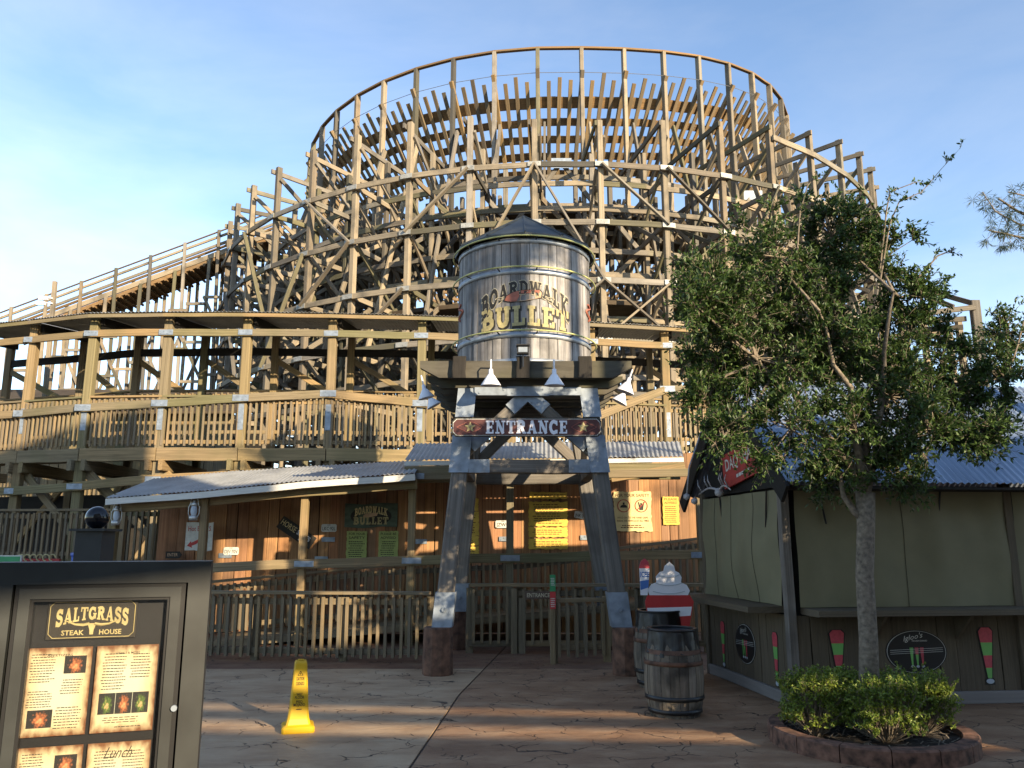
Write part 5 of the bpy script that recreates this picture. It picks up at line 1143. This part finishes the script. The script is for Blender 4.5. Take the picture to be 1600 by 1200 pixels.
m_.add([bpt(cu + a * hw_, cz + b * hh_, -.0348) for a, b in ((-.1, -.2), (.1, -.2), (.045, -.55), (.04, -.78), (-.04, -.78), (-.045, -.55))], [tuple(range(6))]); m_.build('header_lettering', 'gold', mc, fix=False)
# menu sheets
cols_ = (uv(33, 1080)[0], uv(136, 1080)[0], uv(143, 1080)[0], uv(241, 1080)[0]); rt, rb = uv(140, 1012)[1], uv(140, 1150)[1]; rh_ = rt - rb
for r_ in range(3):
    for c_ in range(2):
        u0, u1 = cols_[2 * c_], cols_[2 * c_ + 1]; z1 = rt - r_ * (rh_ + .028); z0 = z1 - rh_; wd = u1 - u0
        sh = brect(u0, u1, z0, z1, -.03, .002, 'menu_sheet', 'menu'); m_ = MB(); cu_, czz = (u0 + u1) / 2, (z0 + z1) / 2
        if r_ == 1 and c_ == 1: put_text(m_, 'Lunch', bpt(cu_, z1 - .03, -.0293), mu_ + Z1 * .0, Z1 + mu_ * .4, .045, wd * .42, 0.0)
        else: put_text(m_, ('APPETIZERS', 'STEAKS & MORE', '', '', '', '')[r_ * 2 + c_], bpt(cu_, z1 - .022, -.0293), mu_, Z1, .009, wd * .4, .01)
        blocks = [(-.25, .27, .40, .34, 11), (-.25, -.08, .40, .2, 7), (.22, .05, .36, .18, 6), (.2, -.3, .44, .26, 8)] if c_ == 0 else [(-.2, .2, .40, .44, 13), (.24, .26, .36, .3, 9), (0, -.36, .74, .08, 3), (.1, -.44, .5, .03, 1)]
        for (a, b, ww, hh2, n2) in blocks: print_lines(m_, bpt(cu_ + a * wd, czz + b * rh_, -.0293), mu_, Z1, ww * wd, hh2 * rh_, n2, .32, int(a * 100) + r_)
        m_.build('print', 'ink', sh, fix=False)
        ph_ = [(.25, .30, .34, .2, 'food1'), (-.22, -.30, .38, .2, 'food1')] if c_ == 0 else [(-.27, -.17, .26, .24, 'food2'), (.0, -.17, .26, .24, 'food1'), (.27, -.17, .26, .24, 'food2')]
        for (a, b, ww, hh2, mt) in ph_: brect(cu_ + (a - ww / 2) * wd, cu_ + (a + ww / 2) * wd, czz + (b - hh2 / 2) * rh_, czz + (b + hh2 / 2) * rh_, -.0285, .0008, 'food_photo', mt, sh)
# ball-topped pillar behind it
q = P(148, 850, 4.2); bx = T('ball_pillar', 'square dark metal pillar topped with a glossy black ball behind the menu case', 'pillar', (q.x, q.y, 0)); zc_ = P(148, 830, 4.2).z; rb_ = 4.3 * 17 / F
m_ = MB(); m_.box((q.x, q.y, zc_ / 2), (.135, .135, zc_)); m_.build('shaft', 'pillar', bx); m_ = MB(); m_.box((q.x, q.y, zc_ + .006), (.185, .185, .012)); m_.build('cap', 'pillar', bx)
m_ = MB(); m_.lathe([(rb_ * math.sin(math.pi * i / 16), rb_ - rb_ * math.cos(math.pi * i / 16)) for i in range(17)], (q.x, q.y, zc_ + .01), 28); m_.build('ball', 'ball', bx, True)
# small things peeping over the case
q = P(63, 873, 15.5); od = T('ornate_sign', 'red sign with gold scroll trim peeping over the menu case', 'sign', (q.x, q.y, 0)); m_ = MB(); m_.box((q.x, q.y, q.z - .6), (.75, .05, 1.2)); m_.build('board', 'redsign', od)
for s in range(6): m_ = MB(); m_.tube([(q.x - .36 + .12 * s + .06 * math.cos(t_), q.y - .03, q.z + .02 + .06 * math.sin(t_)) for t_ in [i * .6 for i in range(9)]], .013, 5); m_.build('scroll', 'gold', od)
q = P(13, 872, 15.0); wsn = T('white_panel_sign', 'white panel sign at the left edge above the menu case', 'sign', (q.x, q.y, 0)); m_ = MB(); m_.box((q.x, q.y, q.z - .5), (.5, .04, 1.1)); m_.build('panel', 'plate', wsn); m_ = MB(); m_.box((q.x, q.y - .022, q.z - .02), (.46, .006, .1)); m_.build('green_band', 'green', wsn)
q = P(115, 870, 15.2); bb = T('blue_bin', 'blue plastic bin standing behind the ball-topped pillar', 'bin', (q.x, q.y, 0)); m_ = MB(); m_.lathe([(0, 0), (.2, 0), (.26, q.z), (.28, q.z + .03), (.28, q.z + .07), (.24, q.z + .08), (0, q.z + .08)], (q.x + .25, q.y, 0), 16); m_.build('body', 'bluebin', bb)

# ------------------------------------------------------------------ planter with oak and shrubs
PC = Vector((XY(1360, 7.62, 0.0), 7.62, 0)); PR = .87
pl = T('round_planter', 'round maroon-stained concrete planter kerb around the oak', 'planter', PC)
ns_ = 14
for i in range(ns_):
    m_ = MB(); vs_ = []; st = 5
    for j in range(st + 1):
        a_ = 2 * math.pi * (i + .012 + .976 * j / st) / ns_
        for r_, z in ((PR, 0), (PR, .125), (PR - .012, .14), (PR - .13, .14), (PR - .14, .125), (PR - .14, 0)): vs_.append((PC.x + r_ * math.cos(a_), PC.y + r_ * math.sin(a_), z))
    m_.add(vs_, [(j * 6 + k_, j * 6 + (k_ + 1) % 6, (j + 1) * 6 + (k_ + 1) % 6, (j + 1) * 6 + k_) for j in range(st) for k_ in range(6)] + [tuple(range(6)), tuple(st * 6 + k_ for k_ in reversed(range(6)))]); m_.build('kerb_block', 'curb', pl)
m_ = MB(); rn = random.Random(4); vs_ = [(PC.x, PC.y, .1)]
for rr in (.25, .5, .735): vs_ += [(PC.x + rr * math.cos(2 * math.pi * i / 28), PC.y + rr * math.sin(2 * math.pi * i / 28), .085 + rn.uniform(-.02, .02)) for i in range(28)]
m_.add(vs_, [(0, 1 + i, 1 + (i + 1) % 28) for i in range(28)] + [(1 + j * 28 + i, 1 + j * 28 + (i + 1) % 28, 29 + j * 28 + (i + 1) % 28, 29 + j * 28 + i) for j in range(2) for i in range(28)]); tag(m_.build('mulch_bed', 'mulch', pl), kind='stuff')
m_ = MB()
for i in range(260):
    a_, r_ = rn.uniform(0, 6.28), .72 * math.sqrt(rn.random()); q = Vector((PC.x + r_ * math.cos(a_), PC.y + r_ * math.sin(a_), .105 + rn.uniform(0, .01))); d_ = Vector((rn.uniform(-1, 1), rn.uniform(-1, 1), rn.uniform(-.2, .3))).normalized() * .035; e_ = Vector((-d_.y, d_.x, .0)).normalized() * .005
    m_.add([q - d_ - e_, q + d_ - e_, q + d_ + e_, q - d_ + e_], [(0, 1, 2, 3)])
tag(m_.build('bark_chips', 'bark', pl, fix=False), kind='stuff')

def leaf(mb, p, d, n, ln, wd):
    d = d.normalized(); s = d.cross(n)
    if s.length < 1e-3: s = d.orthogonal()
    s.normalize(); n2 = s.cross(d)
    mb.add([p, p + d * ln * .5 + s * wd * .5 + n2 * wd * .15, p + d * ln, p + d * ln * .5 - s * wd * .5 + n2 * wd * .15], [(0, 1, 2, 3)])
rn = random.Random(11)
def rvec(): 
    while True:
        v_ = Vector((rn.uniform(-1, 1), rn.uniform(-1, 1), rn.uniform(-1, 1)))
        if .05 < v_.length < 1: return v_.normalized()
oak = T('oak_tree', 'young live oak with a dense dark crown growing from the round planter', 'tree', PC)
fk = P(1352, 770, PC.y); tr = [PC + Vector((0, 0, .05)), P(1357, 1000, PC.y), P(1351, 900, PC.y), P(1353, 820, PC.y), fk]
m_ = MB(); m_.tube(tr, [.098, .082, .08, .08, .088], 12); trunk = m_.build('trunk', 'bark', oak, True)
lobes = [(1115, 560, 55), (1290, 735, 45), (1400, 735, 40), (1250, 480, 80), (1130, 470, 80), (1210, 400, 90), (1300, 370, 90), (1370, 420, 85), (1180, 560, 110), (1300, 540, 130), (1420, 560, 110), (1510, 620, 90), (1105, 620, 45), (1235, 670, 80), (1340, 680, 75), (1450, 670, 65), (1430, 460, 50), (1560, 590, 45), (1575, 520, 28), (1130, 680, 30), (1530, 680, 35), (1390, 620, 85), (1110, 430, 40), (1090, 480, 35)]
fol = MB(); limbs = MB(); S_ = PC.y / F
def spray(p0, dirv, ln, nl, lsz, mb=fol, lw=.42, br=limbs, sag=.1, rad=.004):
    p = p0.copy(); d = dirv.normalized(); pts_ = [p.copy()]; st = 5
    for j in range(st): d = (d + rvec() * .28 - Z1 * sag * .3).normalized(); p = p + d * ln / st; pts_.append(p.copy())
    br.tube(pts_, [rad * (1 - .75 * j / st) for j in range(st + 1)], 4, False)
    for j in range(nl):
        f = rn.uniform(.12, 1.0) * st; i = min(st - 1, int(f)); q = pts_[i].lerp(pts_[i + 1], f - i)
        ax = (pts_[i + 1] - pts_[i]).normalized(); leaf(mb, q + rvec() * .006, (ax * .7 + rvec()).normalized(), (Z1 + rvec() * .8).normalized(), lsz * rn.uniform(.6, 1.15), lsz * lw * rn.uniform(.8, 1.1))
mains = []
for (px, py) in ((1180, 560), (1290, 480), (1390, 450), (1470, 600), (1240, 660), (1350, 620)):
    e_ = P(px, py, PC.y + rn.uniform(-.5, .5)); f0 = fk - Z1 * rn.uniform(0, .1)
    pth = [f0]
    for i in range(1, 7): pth.append(f0.lerp(e_, i / 6) + rvec() * .07 + Z1 * .10 * math.sin(math.pi * i / 6))
    mains.append(pth); limbs.tube(pth, [.05, .042, .035, .028, .022, .016, .01], 7, False)
for (px, py, r_) in lobes:
    cen = P(px, py, PC.y + rn.uniform(-.3, .35)); rad = r_ * S_ * 1.03
    stp = min((q for pth in mains for q in pth[2:]), key=lambda q: (q - cen).length)
    mid = stp.lerp(cen, .5) + rvec() * .08; limbs.tube([stp, mid, cen], [.018, .013, .008], 6, False)
    for s in range(int(9 + 24 * (r_ / 100) ** 2)):
        d = rvec(); d.y *= .9; q = cen + d * rad * rn.uniform(.15, .85)
        limbs.tube([cen.lerp(q, .05), cen.lerp(q, .55) + rvec() * .04, q], [.009, .006, .004], 4, False)
        for k_ in range(11): spray(q, (d * .9 + rvec() + Z1 * .25).normalized(), rn.uniform(.12, .32), 16, .06, sag=0)
# loose sprigs above the crown
for path in ([(1375, 440), (1390, 350), (1405, 315), (1440, 300), (1470, 265), (1500, 232)], [(1375, 420), (1385, 330), (1390, 300), (1430, 285)], [(1430, 440), (1465, 400), (1490, 390)], [(1245, 400), (1250, 330), (1262, 290), (1275, 275)], [(1090, 440), (1060, 430), (1045, 440)], [(1570, 600), (1590, 540), (1600, 500)]):
    pts_ = [P(a, b, PC.y - .05) for a, b in path]; limbs.tube(pts_, [.010 - .0018 * i for i in range(len(pts_))], 5, False)
    for i in range(len(pts_) - 1):
        for k_ in range(4): q = pts_[i].lerp(pts_[i + 1], rn.random()); spray(q, ((pts_[i + 1] - pts_[i]).normalized() + rvec() * .7), rn.uniform(.06, .16), 9, .05)
lo = limbs.build('limbs', 'bark', oak, True, False); cr = fol.build('crown', 'oakleaf', oak, False, False)
low = MB(); low.tube([P(1352, 815, PC.y), P(1335, 800, PC.y), P(1318, 775, PC.y), P(1312, 740, PC.y)], [.035, .03, .025, .02], 8); low.build('low_limb', 'bark', oak, True)

def shrub(px, py0, py1, wpx, Y, label, seed):
    top_ = P(px, py0, Y); base = Vector((XY(px, Y, .3), Y, .08)); W = wpx * Y / F; Hh = top_.z - .1
    o = T('shrub', label, 'shrub', base, 'clipped shrubs in the round planter'); f_ = MB(); st_ = MB()
    for i in range(230):
        u_ = Vector((rn.uniform(-1, 1), rn.uniform(-1, 1), rn.uniform(-.75, 1))); m2 = max(abs(u_.x), abs(u_.y), abs(u_.z)) ; u_ = u_ / max(.7, (abs(u_.x) ** 4 + abs(u_.y) ** 4 + abs(u_.z) ** 4) ** .25)
        u_ *= rn.uniform(.6, 1)
        tip = base + Vector((u_.x * W / 2, u_.y * W / 2 * .9, Hh * (.55 + .45 * u_.z))); root = base + Vector((u_.x * .05, u_.y * .05, 0)); mid = root.lerp(tip, .55) + rvec() * .02
        st_.tube([root, mid, tip], [.005, .0035, .002], 4, False)
        for k_ in range(3): spray(tip.lerp(mid, .15 * k_), (tip - mid).normalized() + rvec() * .8, rn.uniform(.06, .12), 13, .03, f_, .62, st_, 0, .002)
    f_.build('foliage', 'shrubleaf', o, False, False); st_.build('stems', 'bark', o, False, False)
shrub(1272, 1046, 1120, 84, 7.55, 'bright green clipped shrub at the left of the planter', 1); shrub(1315, 1048, 1110, 76, 7.95, 'green clipped shrub behind the left shrub, before the trunk', 2)
shrub(1380, 1056, 1130, 100, 7.3, 'bright green clipped shrub right of the oak trunk', 3); shrub(1434, 1048, 1120, 92, 7.6, 'bright green clipped shrub at the right end of the planter', 4)

# ------------------------------------------------------------------ pine reaching in from the right
pt = Vector((XY(1740, 9.5, 4), 9.5, 0)); pine = T('pine_tree', 'pine whose needled branch hangs in at the right edge of the sky', 'tree', pt)
m_ = MB(); m_.tube([pt, pt + Z1 * 3, pt + Vector((.1, .1, 7.5))], [.16, .13, .07], 10); m_.build('trunk', 'bark', pine, True)
nd_ = MB(); br_ = MB()
def needles(q, ax, n, ln):
    for i in range(n):
        d = (ax * .5 + rvec() - Z1 * .35).normalized(); leaf(nd_, q + rvec() * .01, d, rvec(), ln * rn.uniform(.6, 1.1), .007)
for path in ([(1735, 330), (1640, 350), (1595, 352), (1555, 330), (1535, 300)], [(1640, 350), (1590, 330), (1560, 310)], [(1650, 352), (1600, 372), (1570, 365), (1545, 360)], [(1735, 420), (1680, 330), (1620, 310), (1575, 300)]):
    pts_ = [P(a, b, 9.4) for a, b in path]; br_.tube(pts_, [.03, .018, .012, .008, .005][:len(pts_)], 5, False)
    for i in range(1, len(pts_) - 1):
        for k_ in range(9):
            q = pts_[i].lerp(pts_[i + 1], rn.random()); e = q + rvec() * .12 - Z1 * .05; br_.tube([q, e], [.004, .002], 4, False); needles(e, (e - q).normalized(), 26, .13)
br_.build('branches', 'bark', pine, True, False); nd_.build('needles', 'needle', pine, False, False)

# ------------------------------------------------------------------ added behind the camera: a slitted wall block and palms that shade the plaza
sh_ = Vector((math.sin(R(SUN_AZ)), -math.cos(R(SUN_AZ)), 0)); st_ = Vector((-sh_.y, sh_.x, 0))     # towards the sun, and across it
def tp(t, p, z=0.0): return st_ * t + sh_ * p + Z1 * z
rb2 = T('shade_building', 'unseen stucco block added behind the camera, slitted to shade and streak the plaza', 'building', tp(0, 9))
def block(t0, t1, p0, p1, zb0, zb1, zt0, zt1, name, mat):
    m_ = MB(); v_ = [tp(t0, p0, zb0), tp(t1, p0, zb1), tp(t1, p1, zb1), tp(t0, p1, zb0), tp(t0, p0, zt0), tp(t1, p0, zt1), tp(t1, p1, zt1), tp(t0, p1, zt0)]
    m_.add(v_, [(3, 2, 1, 0), (4, 5, 6, 7), (0, 1, 5, 4), (1, 2, 6, 5), (2, 3, 7, 6), (3, 0, 4, 7)]); return m_.build(name, mat, rb2)
PB = 8.5; th_ = .07
def hl(t): return 9.9 - .288 * (t + 14)
def band(t0, t1, a, b, name): block(t0, t1, PB, PB + th_, hl(t0) + a if a is not None else 0, hl(t1) + a if a is not None else 0, hl(t0) + b, hl(t1) + b, name, 'building')
band(-14, -.4, None, .54, 'lower_shade_wall'); band(1.0, 1.6, None, .54, 'lower_shade_wall'); block(-.4, 1.0, PB, PB + th_, 0, 0, 3.9, 3.9, 'gap_lower_wall', 'building'); block(-.4, 1.0, PB, PB + th_, 5.05, 5.05, hl(-.4) + .54, hl(1.0) + .54, 'gap_upper_wall', 'building'); band(1.6, 8.2, None, -1.25, 'lower_shade_wall'); band(1.6, 8.2, -.85, 0, 'slit_band'); band(1.6, 8.2, .2, .42, 'slit_bar')  # slits and opening shaped to throw sun streaks on the plaza and menu
block(-14, 5.4, PB, PB + th_, hl(-14) + .53, hl(5.4) + .53, 12.5, 9.7, 'upper_shade_wall', 'building')
block(5.4, 8.2, PB, PB + th_, hl(5.4) + .53, hl(8.2) + .53, 6.4, 6.0, 'upper_shade_wing', 'building')
block(-14, 4.8, PB, PB + th_, 12.51, 9.80, 13.6, 13.6, 'tall_shade_wall', 'building')
block(8.2, 13.5, PB - 4, PB - 3.7, 0, 0, 5.6, 5.6, 'low_shade_wing', 'building')
block(-14, 8.2, PB + 6, PB + 6.2, 0, 0, 5.4, 5.4, 'added_rear_wall', 'building')  # rear and end walls only give the added shade block some volume
for t_ in (-14.2, 8.25): block(t_, t_ + .18, PB, PB + 6.2, 0, 0, 5.3, 5.3, 'added_end_wall', 'building')
block(8.5, 13.5, PB - 3.7, PB + 2, 5.3, 5.3, 5.55, 5.55, 'added_wing_roof', 'darkroof')
def palm(t, p, H, label, seed):
    b_ = tp(t, p); r2 = random.Random(seed); o = T('shade_palm', label, 'palm', b_, 'palms added behind the camera for shade')
    m_ = MB(); m_.tube([b_, b_ + Vector((.1, 0, H * .5)), b_ + Vector((.0, .1, H))], [.2, .15, .13], 9); m_.build('trunk', 'bark', o, True)
    top_ = b_ + Vector((0, .1, H)); f_ = MB()
    for i in range(26):
        a = r2.uniform(0, 6.28); el_ = r2.uniform(-.5, 1.1); d = Vector((math.cos(a) * math.cos(el_), math.sin(a) * math.cos(el_), math.sin(el_))); ln = r2.uniform(1.3, 1.9)
        pts_ = [top_ + d * ln * t_ / 8 - Z1 * (.55 * (t_ / 8) ** 2) for t_ in range(9)]; f_.tube(pts_, [.02 - .002 * j for j in range(9)], 4, False); s_ = d.cross(Z1).normalized()
        for j in range(1, 9):
            for sd in (-1, 1):
                for h in (0, .5): leaf(f_, pts_[j - 1].lerp(pts_[j], h), (s_ * sd + d * .6 - Z1 * .4), Z1, .5 * (1.1 - j / 12), .035)
    f_.build('fronds', 'palmleaf', o, False, False)
palm(7.2, 3.5, 9.9, 'tall palm added behind the camera to dapple the tank, left of two', 1); palm(8.1, 5.2, 11.0, 'taller palm added behind the camera to dapple the tank, right of two', 2)  # unseen palms, placed so their fronds dapple the tower tank

# ------------------------------------------------------------------ long shed beyond the walkway
sx0, sx1, sy0, sy1 = -30, -9.5, 26.5, 31.5
sd_ = T('ride_shed', 'long brown-roofed maintenance shed seen through the walkway at left', 'shed', ((sx0 + sx1) / 2, sy0, 0)); zs_ = 6.0
x = sx0
while x < sx1: beam(sd_, 'plank', (x + .15, sy0, 0), (x + .15, sy0, zs_), .285, .04, 'walk', up=Y1); x += .3
m_ = MB(); m_.box(((sx0 + sx1) / 2, (sy0 + sy1) / 2 + .1, zs_ / 2 - .05), (sx1 - sx0 - .1, sy1 - sy0, zs_ - .1)); m_.build('core', 'dark', sd_)
m_ = MB(); m_.poly([(sx0 - .4, sy0 - .5, zs_), (sx1 + .4, sy0 - .5, zs_), (sx1 + .4, (sy0 + sy1) / 2, zs_ + 1.3), (sx0 - .4, (sy0 + sy1) / 2, zs_ + 1.3)], Z1, .08); m_.build('roof', 'bed', sd_)
